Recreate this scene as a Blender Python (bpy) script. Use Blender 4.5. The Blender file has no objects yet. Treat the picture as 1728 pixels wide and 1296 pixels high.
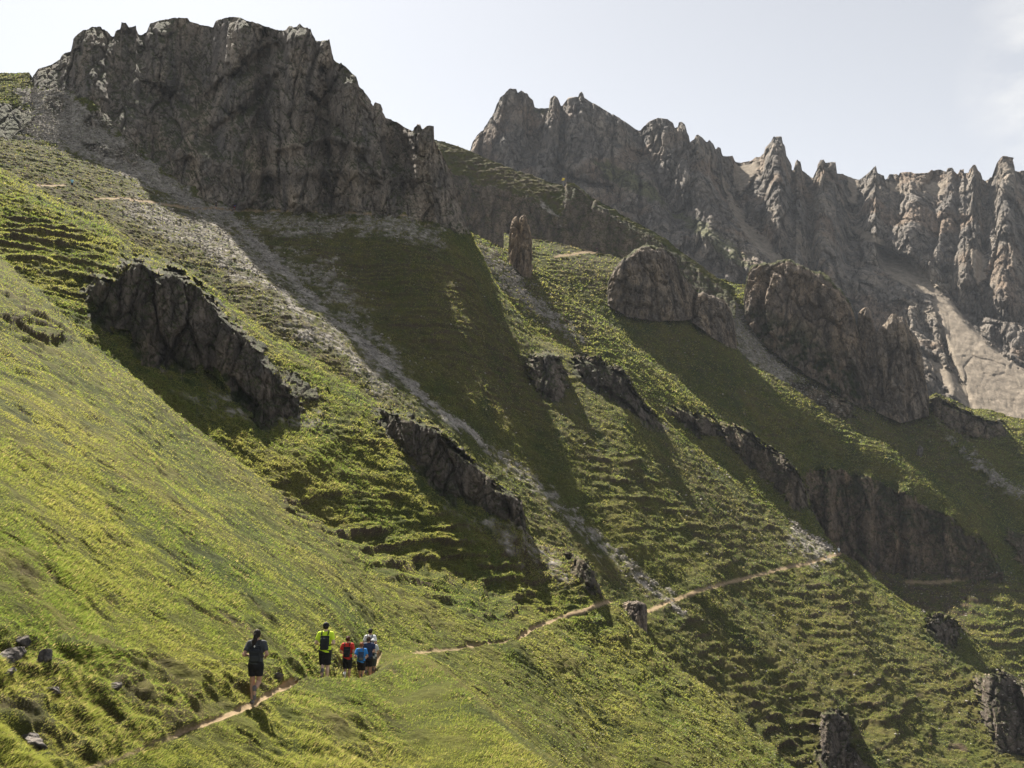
import bpy, math, numpy as np
sc = bpy.context.scene
COL = sc.collection
F32 = np.float32
rng = np.random.default_rng(7)
# ------------------------------------------------------------------ camera model
FOC = 1728.0
TH = math.atan(242/1728.0)
CT, ST = math.cos(TH), math.sin(TH)
def unproj(px, py, D):
    """world point seen at photo pixel (px, py) whose distance along Y is D (metres)"""
    a = (px-864.0)/FOC; b = (648.0-py)/FOC
    dy = CT-b*ST; dz = ST+b*CT
    return np.stack([a*D/dy, D+0*a, dz*D/dy], -1)
# ------------------------------------------------------------------ noise
_pr = np.random.default_rng(3)
PERM = np.tile(_pr.permutation(256), 3).astype(np.int32)
_g = _pr.normal(size=(256, 3)); _g /= np.linalg.norm(_g, axis=1)[:, None]
GX, GY, GZ = (_g[:, i].astype(F32) for i in range(3))
JX, JY, JZ = (_pr.random(256).astype(F32) for i in range(3))
RN = _pr.random(256).astype(F32)
def perlin(x, y, z):
    x = np.asarray(x, F32); y = np.asarray(y, F32); z = np.asarray(z, F32)
    xi = np.floor(x).astype(np.int32); yi = np.floor(y).astype(np.int32); zi = np.floor(z).astype(np.int32)
    xf = x-xi; yf = y-yi; zf = z-zi
    u = xf*xf*xf*(xf*(xf*6-15)+10); v = yf*yf*yf*(yf*(yf*6-15)+10); w = zf*zf*zf*(zf*(zf*6-15)+10)
    xi &= 255; yi &= 255; zi &= 255
    def g(i, j, k):
        h = PERM[PERM[PERM[xi+i]+yi+j]+zi+k]
        return GX[h]*(xf-i)+GY[h]*(yf-j)+GZ[h]*(zf-k)
    x00 = g(0,0,0); x00 += u*(g(1,0,0)-x00)
    x10 = g(0,1,0); x10 += u*(g(1,1,0)-x10)
    x01 = g(0,0,1); x01 += u*(g(1,0,1)-x01)
    x11 = g(0,1,1); x11 += u*(g(1,1,1)-x11)
    y0 = x00+v*(x10-x00); y1 = x01+v*(x11-x01)
    return (y0+w*(y1-y0))*1.6
def fbm(P, s, octv=4, gain=.5, off=0.0, zs=1.0, kind=''):
    x, y, z = P[..., 0]/s+off, P[..., 1]/s+off*1.7, P[..., 2]/s*zs-off
    out = 0; a = 1.0
    for o in range(octv):
        n = perlin(x, y, z)
        if kind == 'r': n = 1-2*np.abs(n)
        elif kind == 'b': n = 2*np.abs(n)-.6
        out = out+a*n; a *= gain
        x, y, z = x*2.03+11.3, y*2.03+5.1, z*2.03+7.7
    return out
def worley(x, y, z):
    """distances to the two nearest scattered points, the nearest one's id, and a random tilted plane per cell (flat facets)"""
    x = np.asarray(x, F32); y = np.asarray(y, F32); z = np.asarray(z, F32)
    xi = np.floor(x).astype(np.int32); yi = np.floor(y).astype(np.int32); zi = np.floor(z).astype(np.int32)
    f1 = np.full(x.shape, 9, F32); f2 = f1.copy(); idd = np.zeros(x.shape, np.int32)
    fx = np.zeros(x.shape, F32); fz = fx.copy()
    for i in (-1,0,1):
        for j in (-1,0,1):
            for k in (-1,0,1):
                h = PERM[PERM[PERM[(xi+i)&255]+((yi+j)&255)]+((zi+k)&255)]
                ax = x-(xi+i+JX[h]); az = z-(zi+k+JZ[h])
                d = ax**2+(yi+j+JY[h]-y)**2+az**2
                c = d < f1
                f2 = np.where(c, f1, np.minimum(f2, d)); idd = np.where(c, h, idd); f1 = np.where(c, d, f1)
                fx = np.where(c, ax, fx); fz = np.where(c, az, fz)
    pl = (RN[idd]-.5)+(JX[idd]-.5)*1.6*fx+(JZ[idd]-.5)*.8*fz
    return np.sqrt(f1), np.sqrt(f2), idd, pl
def sstep(a, b, x):
    t = np.clip((x-a)/(b-a), 0, 1); return t*t*(3-2*t)
# ------------------------------------------------------------------ traced outlines
def poly_sd(px, py, poly):
    """signed distance in photo pixels, positive inside"""
    P = np.asarray(poly, F32); d = np.full(px.shape, 1e9, F32); ins = np.zeros(px.shape, bool)
    n = len(P)
    for i in range(n):
        ax, ay = P[i]; bx, by = P[(i+1) % n]
        ex, ey = bx-ax, by-ay
        t = np.clip(((px-ax)*ex+(py-ay)*ey)/(ex*ex+ey*ey+1e-9), 0, 1)
        d = np.minimum(d, (px-ax-t*ex)**2+(py-ay-t*ey)**2)
        c = ((ay > py) != (by > py)) & (px < (bx-ax)*(py-ay)/(by-ay+1e-9)+ax)
        ins ^= c
    d = np.sqrt(d)
    return np.where(ins, d, -d)
def line_d(px, py, line):
    d = np.full(px.shape, 1e9, F32)
    for (ax, ay), (bx, by) in zip(line[:-1], line[1:]):
        ex, ey = bx-ax, by-ay
        t = np.clip(((px-ax)*ex+(py-ay)*ey)/(ex*ex+ey*ey+1e-9), 0, 1)
        d = np.minimum(d, (px-ax-t*ex)**2+(py-ay-t*ey)**2)
    return np.sqrt(d)
def gsm(v, s):
    if s <= 0: return v
    r = int(s*3)+1; k = np.exp(-.5*(np.arange(-r, r+1)/s)**2); k /= k.sum()
    return np.convolve(np.pad(v, r, mode='edge'), k, 'valid')
# ------------------------------------------------------------------ object helpers
def tag(o, label=None, cat=None, group=None, kind=None):
    if label: o['label'] = label
    if cat: o['category'] = cat
    if group: o['group'] = group
    if kind: o['kind'] = kind
    return o
def mesh_obj(name, V, Fc, mat, parent=None, smooth=True, col=None):
    """V (n,3); Fc (m,3|4) int array"""
    me = bpy.data.meshes.new(name)
    V = np.asarray(V, F32); Fc = np.asarray(Fc, np.int32); k = Fc.shape[1]
    me.vertices.add(len(V)); me.vertices.foreach_set('co', V.ravel())
    me.loops.add(Fc.size); me.loops.foreach_set('vertex_index', Fc.ravel())
    me.polygons.add(len(Fc)); me.polygons.foreach_set('loop_start', np.arange(0, Fc.size, k, dtype=np.int32))
    if smooth: me.polygons.foreach_set('use_smooth', np.ones(len(Fc), bool))
    else: me.polygons.foreach_set('use_smooth', np.zeros(len(Fc), bool))
    if col is not None:
        at = me.attributes.new('col', 'FLOAT_COLOR', 'POINT')
        c = np.ones((len(V), 4), F32); c[:, :3] = col
        at.data.foreach_set('color', c.ravel())
    me.update(calc_edges=True); 
    me.materials.append(mat)
    o = bpy.data.objects.new(name, me); COL.objects.link(o)
    if parent is not None: o.parent = parent
    return o
# ------------------------------------------------------------------ materials
def nodes(name):
    m = bpy.data.materials.new(name); m.use_nodes = True
    nt = m.node_tree; nt.nodes.clear()
    return m, nt, nt.nodes, nt.links
def surf_mat(name, scales, amp=.35, bump=.4, bdist=.1, rough=.92, spec=.15, vor=None, joints=()):
    """vertex colour 'col' (the stuff's own colour) broken up by fine 3D noise, with a noise bump"""
    m, nt, N, L = nodes(name)
    out = N.new('ShaderNodeOutputMaterial'); b = N.new('ShaderNodeBsdfPrincipled')
    b.inputs['Roughness'].default_value = rough; b.inputs['Specular IOR Level'].default_value = spec
    at = N.new('ShaderNodeAttribute'); at.attribute_name = 'col'
    tc = N.new('ShaderNodeTexCoord')
    facs = []
    for s in scales:
        n = N.new('ShaderNodeTexNoise'); n.inputs['Scale'].default_value = s; n.inputs['Detail'].default_value = 5; n.inputs['Roughness'].default_value = .65
        L.new(tc.outputs['Object'], n.inputs['Vector']); facs.append(n.outputs['Fac'])
    h = facs[0]
    for f in facs[1:]:
        a = N.new('ShaderNodeMath'); a.operation = 'ADD'; L.new(h, a.inputs[0]); L.new(f, a.inputs[1]); h = a.outputs[0]
    mr = N.new('ShaderNodeMapRange'); k = len(facs)
    mr.inputs[1].default_value = .33*k; mr.inputs[2].default_value = .67*k; mr.inputs[3].default_value = 1-amp; mr.inputs[4].default_value = 1+amp
    L.new(h, mr.inputs[0])
    hh = h
    if vor:
        v = N.new('ShaderNodeTexVoronoi'); v.feature = 'F1'; v.inputs['Scale'].default_value = vor
        L.new(tc.outputs['Object'], v.inputs['Vector'])
        a = N.new('ShaderNodeMath'); a.operation = 'ADD'; L.new(h, a.inputs[0]); L.new(v.outputs['Distance'], a.inputs[1]); hh = a.outputs[0]
    mul = N.new('ShaderNodeVectorMath'); mul.operation = 'SCALE'
    L.new(at.outputs['Color'], mul.inputs[0]); L.new(mr.outputs[0], mul.inputs['Scale'])
    c = mul.outputs[0]
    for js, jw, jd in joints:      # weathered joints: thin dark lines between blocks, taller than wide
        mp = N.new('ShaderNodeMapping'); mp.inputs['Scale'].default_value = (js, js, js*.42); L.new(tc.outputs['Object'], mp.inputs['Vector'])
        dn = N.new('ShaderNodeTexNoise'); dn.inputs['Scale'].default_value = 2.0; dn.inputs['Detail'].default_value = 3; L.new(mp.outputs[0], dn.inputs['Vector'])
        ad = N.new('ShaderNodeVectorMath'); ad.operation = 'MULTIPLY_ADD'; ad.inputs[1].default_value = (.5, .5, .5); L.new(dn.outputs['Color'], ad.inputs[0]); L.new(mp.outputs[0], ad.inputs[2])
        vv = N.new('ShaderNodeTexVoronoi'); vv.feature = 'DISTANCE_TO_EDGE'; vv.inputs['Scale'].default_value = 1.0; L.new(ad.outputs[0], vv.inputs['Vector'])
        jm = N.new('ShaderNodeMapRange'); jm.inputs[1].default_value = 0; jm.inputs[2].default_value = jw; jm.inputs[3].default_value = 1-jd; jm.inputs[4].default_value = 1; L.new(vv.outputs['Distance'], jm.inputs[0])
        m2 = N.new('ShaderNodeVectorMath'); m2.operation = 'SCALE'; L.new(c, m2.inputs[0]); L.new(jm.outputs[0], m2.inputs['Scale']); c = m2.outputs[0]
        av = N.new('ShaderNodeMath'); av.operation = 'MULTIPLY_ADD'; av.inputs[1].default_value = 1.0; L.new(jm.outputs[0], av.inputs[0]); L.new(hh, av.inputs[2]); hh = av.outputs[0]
    L.new(c, b.inputs['Base Color'])
    bp = N.new('ShaderNodeBump'); bp.inputs['Strength'].default_value = bump; bp.inputs['Distance'].default_value = bdist
    L.new(hh, bp.inputs['Height']); L.new(bp.outputs[0], b.inputs['Normal'])
    L.new(b.outputs[0], out.inputs[0])
    return m
def plain_mat(name, rgb, rough=.8, spec=.3, nscale=30, namp=.2):
    m, nt, N, L = nodes(name)
    out = N.new('ShaderNodeOutputMaterial'); b = N.new('ShaderNodeBsdfPrincipled')
    b.inputs['Roughness'].default_value = rough; b.inputs['Specular IOR Level'].default_value = spec
    tc = N.new('ShaderNodeTexCoord'); n = N.new('ShaderNodeTexNoise'); n.inputs['Scale'].default_value = nscale
    L.new(tc.outputs['Object'], n.inputs['Vector'])
    mr = N.new('ShaderNodeMapRange'); mr.inputs[3].default_value = 1-namp; mr.inputs[4].default_value = 1+namp
    L.new(n.outputs['Fac'], mr.inputs[0])
    mul = N.new('ShaderNodeVectorMath'); mul.operation = 'SCALE'; mul.inputs[0].default_value = rgb
    L.new(mr.outputs[0], mul.inputs['Scale']); L.new(mul.outputs[0], b.inputs['Base Color'])
    L.new(b.outputs[0], out.inputs[0])
    return m
def blade_mat():
    m, nt, N, L = nodes('grass_blades')
    out = N.new('ShaderNodeOutputMaterial')
    at = N.new('ShaderNodeAttribute'); at.attribute_name = 'col'
    d = N.new('ShaderNodeBsdfDiffuse'); t = N.new('ShaderNodeBsdfTranslucent')
    g = N.new('ShaderNodeBsdfGlossy'); g.inputs['Roughness'].default_value = .45; g.inputs['Color'].default_value = (.6,.6,.55,1)
    mx = N.new('ShaderNodeMixShader'); mx.inputs[0].default_value = .5
    m2 = N.new('ShaderNodeMixShader'); m2.inputs[0].default_value = .04
    tv = N.new('ShaderNodeVectorMath'); tv.operation = 'MULTIPLY'; tv.inputs[1].default_value = (1.6, 1.65, 1.35)
    L.new(at.outputs['Color'], d.inputs['Color']); L.new(at.outputs['Color'], tv.inputs[0]); L.new(tv.outputs[0], t.inputs['Color'])
    L.new(d.outputs[0], mx.inputs[1]); L.new(t.outputs[0], mx.inputs[2])
    L.new(mx.outputs[0], m2.inputs[1]); L.new(g.outputs[0], m2.inputs[2]); L.new(m2.outputs[0], out.inputs[0])
    return m
M_GRASS = surf_mat('grass_turf', [.5, 1.6, 7.0], amp=.62, bump=.7, bdist=.12, rough=1, spec=.05)
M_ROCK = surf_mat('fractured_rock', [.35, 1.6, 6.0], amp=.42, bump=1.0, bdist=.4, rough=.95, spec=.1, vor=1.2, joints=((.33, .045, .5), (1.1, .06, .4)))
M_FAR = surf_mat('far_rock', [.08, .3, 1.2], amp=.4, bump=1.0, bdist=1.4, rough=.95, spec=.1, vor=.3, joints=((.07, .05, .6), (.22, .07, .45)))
M_SCREE = surf_mat('scree_gravel', [1.5, 6.0], amp=.4, bump=.8, bdist=.15, rough=.95, spec=.1, vor=3.0)
M_PATH = surf_mat('trodden_earth', [2.0, 14.0], amp=.25, bump=.5, bdist=.04, rough=1, spec=.05)
M_BLADE = blade_mat()
# ------------------------------------------------------------------ relief builder
# A hillside is a sheet of real ground: rows of traced points (photo x, y and distance in metres) give its
# crest, breaks of slope and foot; between rows it is planar, then noise, terraces and rock faces displace it.
def interp_row(row, px, sy, sd):
    r = np.array(row, float)
    y = np.interp(px, r[:, 0], r[:, 1]); w = np.interp(px, r[:, 0], 1/r[:, 2])
    return gsm(y, sy), gsm(w, sd)
class Sheet: pass
LITCOL = np.array
def relief(rows, x0, x1, dx, nseg, round_m=2.0, round_px=14, ribs=(), bulges=(), planes=(), back=(7, 1.6, .8), keep=-1e9, smooth_w=4, sy=6):
    """nseg: subdivisions between successive rows. ribs: (polyline, width_px, metres). bulges: (polygon, metres, soft_px)."""
    px = np.arange(x0, x1+dx, dx); C = len(px)
    ys, ws = [], []
    for i, r in enumerate(rows):
        y, w = interp_row(r, px, 0 if i == 0 else sy, 10); ys.append(y); ws.append(w)
    Y, W = [], []
    for i, n in enumerate(nseg):
        t = np.linspace(0, 1, n, endpoint=(i == len(nseg)-1))[:, None]
        Y.append(ys[i]*(1-t)+ys[i+1]*t); W.append(ws[i]*(1-t)+ws[i+1]*t)
    Y = np.concatenate(Y); W = np.concatenate(W)
    if smooth_w:
        k = np.exp(-.5*(np.arange(-3*smooth_w, 3*smooth_w+1)/smooth_w)**2); k /= k.sum()
        Wp = np.pad(W, ((3*smooth_w,)*2, (0, 0)), mode='edge')
        W = sum(Wp[i:i+len(W)]*k[i] for i in range(len(k)))
    PX = np.broadcast_to(px, Y.shape)
    D = 1/W
    if round_m: D = D+round_m*np.exp(-((Y-Y[:1])/round_px)**1.5)*np.where(np.broadcast_to(px, Y.shape) < keep, .2, 1)
    for line, wd, m in ribs:
        D = D-m*np.exp(-(line_d(PX, Y, line)/wd)**2)
    for poly, z0, d0, slope, soft in planes:      # an even debris slope
        T = unproj(PX, Y, np.ones_like(D))[..., 2]
        k = sstep(-soft*.2, soft, poly_sd(PX, Y, poly))
        D = D*(1-k)+k*np.clip((slope*d0-z0)/np.maximum(slope-T, .05), 300, 820)
    for poly, m, soft in bulges:
        sd = poly_sd(PX, Y, poly)
        near = sd > -30
        Pn = unproj(PX[near], Y[near], D[near])
        sd[near] += 9*fbm(Pn.astype(F32), 3.2, 3, .6, off=7.7)
        # a rock face stands up steeply from its foot, while the slope behind leans back
        ins = sd > 0; has = ins.any(0)
        if not has.any(): continue
        foot = np.where(ins, Y, -1e9).argmax(0)
        df = np.interp(np.arange(C), np.where(has)[0], D[foot, np.arange(C)][has])
        df = gsm(df, 5)[None, :]
        D = D+sstep(0, soft, sd)*m*np.minimum(df-D, 0)
    P = unproj(PX, Y, D)
    K, stp, slp = back
    if K:
        ks = (np.arange(K, 0, -1)**1.5)[:, None]
        sk = np.repeat(P[:1], K, 0); 
        sk[..., 1] += ks*stp; sk[..., 2] -= ks*stp*slp*(ks/(ks+1.5))
        P = np.concatenate([sk, P]); PX = np.concatenate([np.repeat(PX[:1], K, 0), PX]); Y = np.concatenate([np.repeat(Y[:1], K, 0), Y])
        D = np.concatenate([np.repeat(D[:1], K, 0)+ks*stp, D])
    s = Sheet(); s.P = P; s.PX = PX.astype(F32); s.PY = Y.astype(F32); s.D = D; s.K = K; s.px = px; s.dx = dx
    s.shape = PX.shape
    z = np.zeros(PX.shape, F32)
    for k in ('rock', 'scree', 'path', 'terr', 'tuss', 'brown', 'moss'): setattr(s, k, z.copy())
    s.fid = np.zeros(PX.shape, np.int32)
    return s
def normals(P):
    du = np.gradient(P, axis=1); dv = np.gradient(P, axis=0)
    n = np.cross(dv, du); n /= np.linalg.norm(n, axis=-1, keepdims=True)+1e-9
    return n.astype(F32)
def bounds(poly, pad, s):
    pa = np.array(poly)
    m = (s.PX > pa[:, 0].min()-pad) & (s.PX < pa[:, 0].max()+pad) & (s.PY > pa[:, 1].min()-pad) & (s.PY < pa[:, 1].max()+pad)
    return m
def keep_one(s, fid, box, poly):
    """one outcrop is one connected piece; crumbs stay part of the slope"""
    rr = np.where(box.any(1))[0]; cc = np.where(box.any(0))[0]
    b = (slice(rr[0], rr[-1]+1), slice(cc[0], cc[-1]+1)); M = s.fid[b] == fid
    left = M.copy(); best = None
    while left.any():
        i, j = np.argwhere(left)[left.sum()//2]; g = np.zeros_like(M); g[i, j] = True
        n = 0
        while True:
            h = g.copy(); h[1:] |= g[:-1]; h[:-1] |= g[1:]; h[:, 1:] |= g[:, :-1]; h[:, :-1] |= g[:, 1:]; h &= M
            k = h.sum()
            if k == n: break
            n = k; g = h
        if best is None or n > best.sum(): best = g
        left &= ~g
        if best.sum() > left.sum(): break
    if best is not None:
        f = s.fid[b]; f[M & ~best] = 0; s.fid[b] = f
def add_mask(s, field, poly, soft=6, rag=10, val=1.0, scale=4.0, fid=0):
    m = bounds(poly, soft+rag+4, s)
    if not m.any(): return
    P = s.P[m]; sd = poly_sd(s.PX[m], s.PY[m], poly)
    sd = sd+rag*(fbm(P, scale, 3, .6, off=len(poly)*1.3)+.5*fbm(P, scale*.25, 2, .6))
    v = val*sstep(-soft, soft, sd)
    a = getattr(s, field); a[m] = np.maximum(a[m], v)
    if fid:
        f = s.fid[m]; f[v > .5] = fid; s.fid[m] = f
        keep_one(s, fid, np.where(m, 1, 0), poly)
def add_line(s, field, line, w, val=1.0, rag=.3, fid=0, rows=None):
    m = bounds(line, w*3+4, s)
    if rows: m &= ((np.arange(s.shape[0]) >= rows[0]) & (np.arange(s.shape[0]) < rows[1]))[:, None]
    P = s.P[m]; d = line_d(s.PX[m], s.PY[m], line)*(1+rag*fbm(P, 1.5, 2))
    v = val*(1-sstep(w*.7, w*1.2, d))
    a = getattr(s, field); a[m] = np.maximum(a[m], v)
    if fid:
        f = s.fid[m]; f[v > .5] = fid; s.fid[m] = f
def rock_disp(P, L, wav=1.0):
    """angular, vertically jointed rock; L = size in metres of the main columns"""
    q = P/L
    wob = fbm(P, L*.8, 3)*.12
    wz = q[..., 2]+.35*perlin(q[..., 0]*.8, q[..., 1]*.8, q[..., 2]*.3)
    f1, f2, i1, p1 = worley(q[..., 0]+wob, q[..., 1], wz*.36)
    g1, g2, i2, p2 = worley(q[..., 0]*2.3+7+wob*2, q[..., 1]*2.3, wz*1.05)
    h1, h2, i3, p3 = worley(q[..., 0]*5.3+wob*4, q[..., 1]*5.3+3, wz*2.9)
    e1, e2, i4, p4 = worley(q[..., 0]*11.0, q[..., 1]*11.0, wz*7.5+9)
    big = fbm(P, L*3.2, 2, .5, zs=.5, off=4.2)
    ck = lambda a, b, w: -np.clip(1-(b-a)/w, 0, 1)
    d = .60*p1+.30*ck(f1, f2, .10)+.30*p2+.16*ck(g1, g2, .13)+.17*p3+.07*ck(h1, h2, .18)+.075*p4
    rock_disp.tone = .8+.22*RN[i1]+.22*RN[i2]+.16*RN[i3]-.12*np.clip(1-(f2-f1)/.10, 0, 1)
    return (d*.8+.30*big)*L
def terrace(P, lam, off=0.0):
    ph = P[..., 2]/lam+.9*fbm(P, 14*lam, 2, off=off)+.28*perlin(P[..., 0]/(2.6*lam)+off, P[..., 1]/(2.6*lam), P[..., 2]/(3*lam))
    f = ph-np.floor(ph)
    v = np.where(f > .22, 1-f, f/.22*.78)
    am = np.clip(.55+.9*perlin(P[..., 0]/(4*lam)+np.floor(ph)*3.7, P[..., 1]/(4*lam), np.floor(ph)*5.3+.5), 0, 1.5)
    return v*am, f, am
GRASS_A = np.array([.052, .058, .012]); GRASS_B = np.array([.08, .073, .02]); GRASS_D = np.array([.032, .043, .012])
EARTH = np.array([.060, .044, .029]); SCREE = np.array([.27, .245, .215]); PATHC = np.array([.27, .20, .12])
ROCK_A = np.array([.20, .176, .152]); ROCK_B = np.array([.31, .258, .20]); ROCK_C = np.array([.115, .106, .098])
def lerp(a, b, t): return a*(1-t[..., None])+b*t[..., None]
def finish(s, name, lam=1.4, rockL=5.0, rock_amp=1.0, grass_amp=1.0, rocks={}, gtint=(1, 1, 1), rtint=(1, 1, 1), turf=.8, names=None):
    """displace, colour, split and link the sheet"""
    P = s.P.astype(F32); N = normals(s.P)
    d = s.D.astype(F32)
    px_m = d/1100.0
    rock = np.clip(s.rock, 0, 1); flat = np.clip(s.path, 0, 1)
    disp = np.zeros(s.shape, F32)
    col = np.zeros(s.shape+(3,), F32)
    # ---- grass
    n1 = fbm(P, 9.0*lam, 3, off=1.1); n2 = fbm(P, 1.6*lam, 4, .6, off=2.2); n3 = fbm(P, .75*lam, 3, .6, off=8.2, kind='b')
    s.terr = s.terr*np.clip(.75+1.1*fbm(P, 16*lam, 2, off=61.0), .1, 1.3)
    tv, tf, ta = terrace(P, lam)
    tv2, tf2, ta2 = terrace(P+13.7, lam*.53, off=5.0)
    nf = np.clip((d-25)/70, .22, 1)*grass_amp      # the near turf is short and even
    g = .35*lam*n1*.5+.16*lam*n2*nf+.10*lam*n3*nf
    g += s.terr*(.62*lam*(tv-.4)+.26*lam*(tv2-.4))
    lump = fbm(P, .8, 3, .55, off=3.3)+.25
    g += s.tuss*.125*(lump+.5*np.clip(lump, 0, 9))
    gc = lerp(lerp(GRASS_A, GRASS_B, np.clip(.5+.8*n1+.5*n2, 0, 1)), GRASS_D, np.clip(.1-.9*fbm(P, 4*lam, 3, off=6.1), 0, 1))
    gc = gc*np.array(gtint)
    soil = np.clip(s.terr*sstep(.0, .12, tf)*(1-sstep(.2, .3, tf))*(ta > .4)*.9+s.brown*np.clip(.5+1.1*fbm(P, 1.2*lam, 3, .65, off=9.1), 0, 1), 0, 1)
    if s.D.min() < 60:      # small worn hollows in the near turf
        fl = sstep(.42, .70, fbm(P*np.array([.55, 1, .55], F32), .95, 3, .6, off=17.0))*np.clip((110-d)/50, 0, 1)
        g -= .08*fl; soil = np.maximum(soil, .55*fl); s.brown = np.maximum(s.brown, fl)
    gc = lerp(gc, EARTH, soil)
    # ---- scree
    scn = np.clip(s.scree*1.25-.25+(.6*fbm(P, .9*lam, 3, .7, off=12.0))*(1-np.abs(2*s.scree-1))*1.6, 0, 1)
    st = worley(P[..., 0]*1.4, P[..., 1]*1.4, P[..., 2]*1.4) if s.scree.max() > .1 else None
    sdsp = (.18*(.5-st[0])) if st is not None else 0
    sc_c = SCREE*(1+.25*fbm(P, 3.0, 3, .7, off=3.0))[..., None]
    if st is not None: sc_c = sc_c*(.7+.6*RN[st[2]])[..., None]
    gd = g*(1-scn)+(sdsp+.3*lam*n1*.3)*scn
    gc = lerp(gc, sc_c, scn)
    # ---- path
    gd = gd*(1-flat)-flat*np.clip(d*.004, .05, .2); pc = PATHC*(1+.18*fbm(P, .6, 3, off=2.0))[..., None]
    gc = lerp(gc, pc, flat)
    col[:] = gc; disp[:] = gd
    # ---- rock
    m = rock > .01
    if m.any():
        Pm = P[m]
        Dm = np.linalg.norm(Pm, axis=-1, keepdims=True); dref = np.median(Dm)
        Pm = Pm*(.25+.75*dref/Dm)
        rd = rock_disp(Pm, rockL)*rock_amp*np.clip(Dm[..., 0]/dref, .5, 1.5); tone = rock_disp.tone
        rn = fbm(Pm, rockL*1.2, 4, .6, off=14.0, zs=.6); rs = fbm(Pm, rockL*.5, 3, .6, off=21.0, zs=.25)
        rc = lerp(lerp(ROCK_A, ROCK_B, np.clip(.25+.8*rn, 0, 1)), ROCK_C, np.clip(.25+.9*rs, 0, 1))*(np.array(rtint)[m] if np.ndim(rtint) == 3 else np.array(rtint))*tone[..., None]
        r = rock[m]
        disp[m] = disp[m]*(1-r)+rd*r
        sh = sstep(.35, .65, r+.15*fbm(Pm, 1.0, 2))
        # turf on ledges
        col[m] = lerp(col[m], rc, sh)
    # the crest keeps its traced line within a pixel or two
    V = -P/np.linalg.norm(P, axis=-1, keepdims=True)
    k = np.clip(s.rock, 0, 1)[..., None]*.85
    P = P+(N*(1-k)+V*k)*disp[..., None]
    N2 = normals(P)      # turf takes hold on the ledges
    lg = sstep(.45, .72, N2[..., 2]+.25*fbm(P, 1.5*lam, 3, off=71.0))*(rock > .5)*turf
    col = lerp(col, GRASS_A*np.array([.9, 1, 1])*(1+.3*fbm(P, lam, 2, off=3.3))[..., None], lg)
    if s.moss.max() > 0:
        col = lerp(col, GRASS_D*1.1, s.moss*np.clip(.45+1.5*fbm(P, rockL*.7, 4, .65, off=81.0), 0, 1))
    s.Pf = P; s.N = N; s.col = col; s.scn = scn
    R, C = s.shape
    idx = np.arange(R*C, dtype=np.int32).reshape(R, C)
    q = np.stack([idx[:-1, :-1], idx[1:, :-1], idx[1:, 1:], idx[:-1, 1:]], -1).reshape(-1, 4)
    ff = s.fid.ravel()[q[:, 0]]
    s.objs = {}
    Pl = P.reshape(-1, 3); cl = col.reshape(-1, 3)
    for f in np.unique(ff):
        fq = q[ff == f]
        u, inv = np.unique(fq, return_inverse=True)
        nm, mat, info = (names or {}).get(int(f), (name, M_GRASS, dict(kind='structure')))
        o = mesh_obj(nm, Pl[u], inv.reshape(-1, 4), mat, col=cl[u])
        tag(o, info.get('label'), info.get('cat'), info.get('group'), info.get('kind'))
        s.objs[int(f)] = o
    return s
def at(s, px, py, final=True):
    """ground point of a sheet at a photo pixel"""
    P = s.Pf if final and hasattr(s, 'Pf') else s.P
    j = min(max(int(round((px-s.px[0])/s.dx)), 0), len(s.px)-1); colm = s.PY[s.K:, j]
    i = int(np.argmin(np.abs(colm-py)))+s.K
    return P[i, j].astype(float).copy()
ROCK = dict
# ================================================================= near hillside and first spur
L1r = [
 [(-60,245,128),(0,282,125),(60,311,124),(105,340,123),(175,367,121),(225,410,119),(270,432,117),(322,452,116),(350,480,115),(387,510,114),(432,542,113.5),(470,570,113),(532,607,112),(600,650,110),(634,676,109),(660,686,109),(685,692,108.5),(708,703,108),(735,712,107.5),(750,728,107),(769,743,107),(806,780,106),(830,800,105.5),(856,820,105),(878,834,104.5),(884,862,104),(890,890,103.5),(930,920,102.5),(960,926,102),(985,934,101.5),(1000,955,101),(1012,985,100.5),(1030,1012,100),(1044,1016,99.5),(1065,1045,98.5),(1086,1066,97),(1124,1110,95),(1181,1152,92),(1233,1193,90),(1285,1243,87),(1337,1294,85),(1400,1345,83)],
 [(-60,400,101),(0,430,98),(100,520,90),(150,580,86),(240,645,84),(300,700,82),(440,810,80),(550,880,80),(640,920,81),(750,960,85),(850,1000,88),(950,1050,87),(1030,1110,86),(1150,1220,80),(1337,1380,72),(1400,1420,70)],
 [(-60,700,33),(0,720,33.8),(200,820,37),(400,930,40),(480,985,40.6),(520,1006,41.5),(560,1026,42.6),(600,1046,46),(630,1060,52),(660,1072,54),(690,1085,55),(720,1094,55),(800,1120,57),(870,1120,64),(950,1140,72),(1030,1180,76),(1150,1270,72),(1337,1400,70),(1400,1440,68)],
 [(-60,876,24.2),(0,897,23),(200,997,25.7),(400,1117,26.7),(480,1157,27.9),(500,1150,29.8),(520,1148,31.5),(552,1149,33.2),(588,1153,37),(610,1150,40),(620,1146,43),(630,1134,46.5),(650,1118,47.5),(690,1104,49),(720,1106,51),(800,1176,50),(870,1236,48),(950,1297,48),(1030,1330,56),(1150,1345,62),(1337,1420,66),(1400,1460,64)],
 [(-60,880,24),(0,900,22.9),(200,1000,25.6),(400,1120,26.5),(480,1158,27.4),(520,1141,29.6),(560,1139,30.5),(600,1141,31.3),(630,1139,32.6),(660,1122,36.5),(690,1106,40),(720,1112,37.5),(800,1180,31.5),(870,1240,28.5),(950,1300,26),(1030,1350,25),(1150,1370,30),(1337,1440,60),(1400,1480,60)],
 [(-60,1350,13.7),(0,1350,13.8),(200,1350,16),(400,1350,18.6),(520,1350,20.2),(640,1350,22.6),(720,1350,23.4),(800,1350,23.4),(870,1350,23),(950,1350,24),(1030,1400,23.5),(1150,1400,28),(1337,1460,58),(1400,1500,58)],
]
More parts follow.
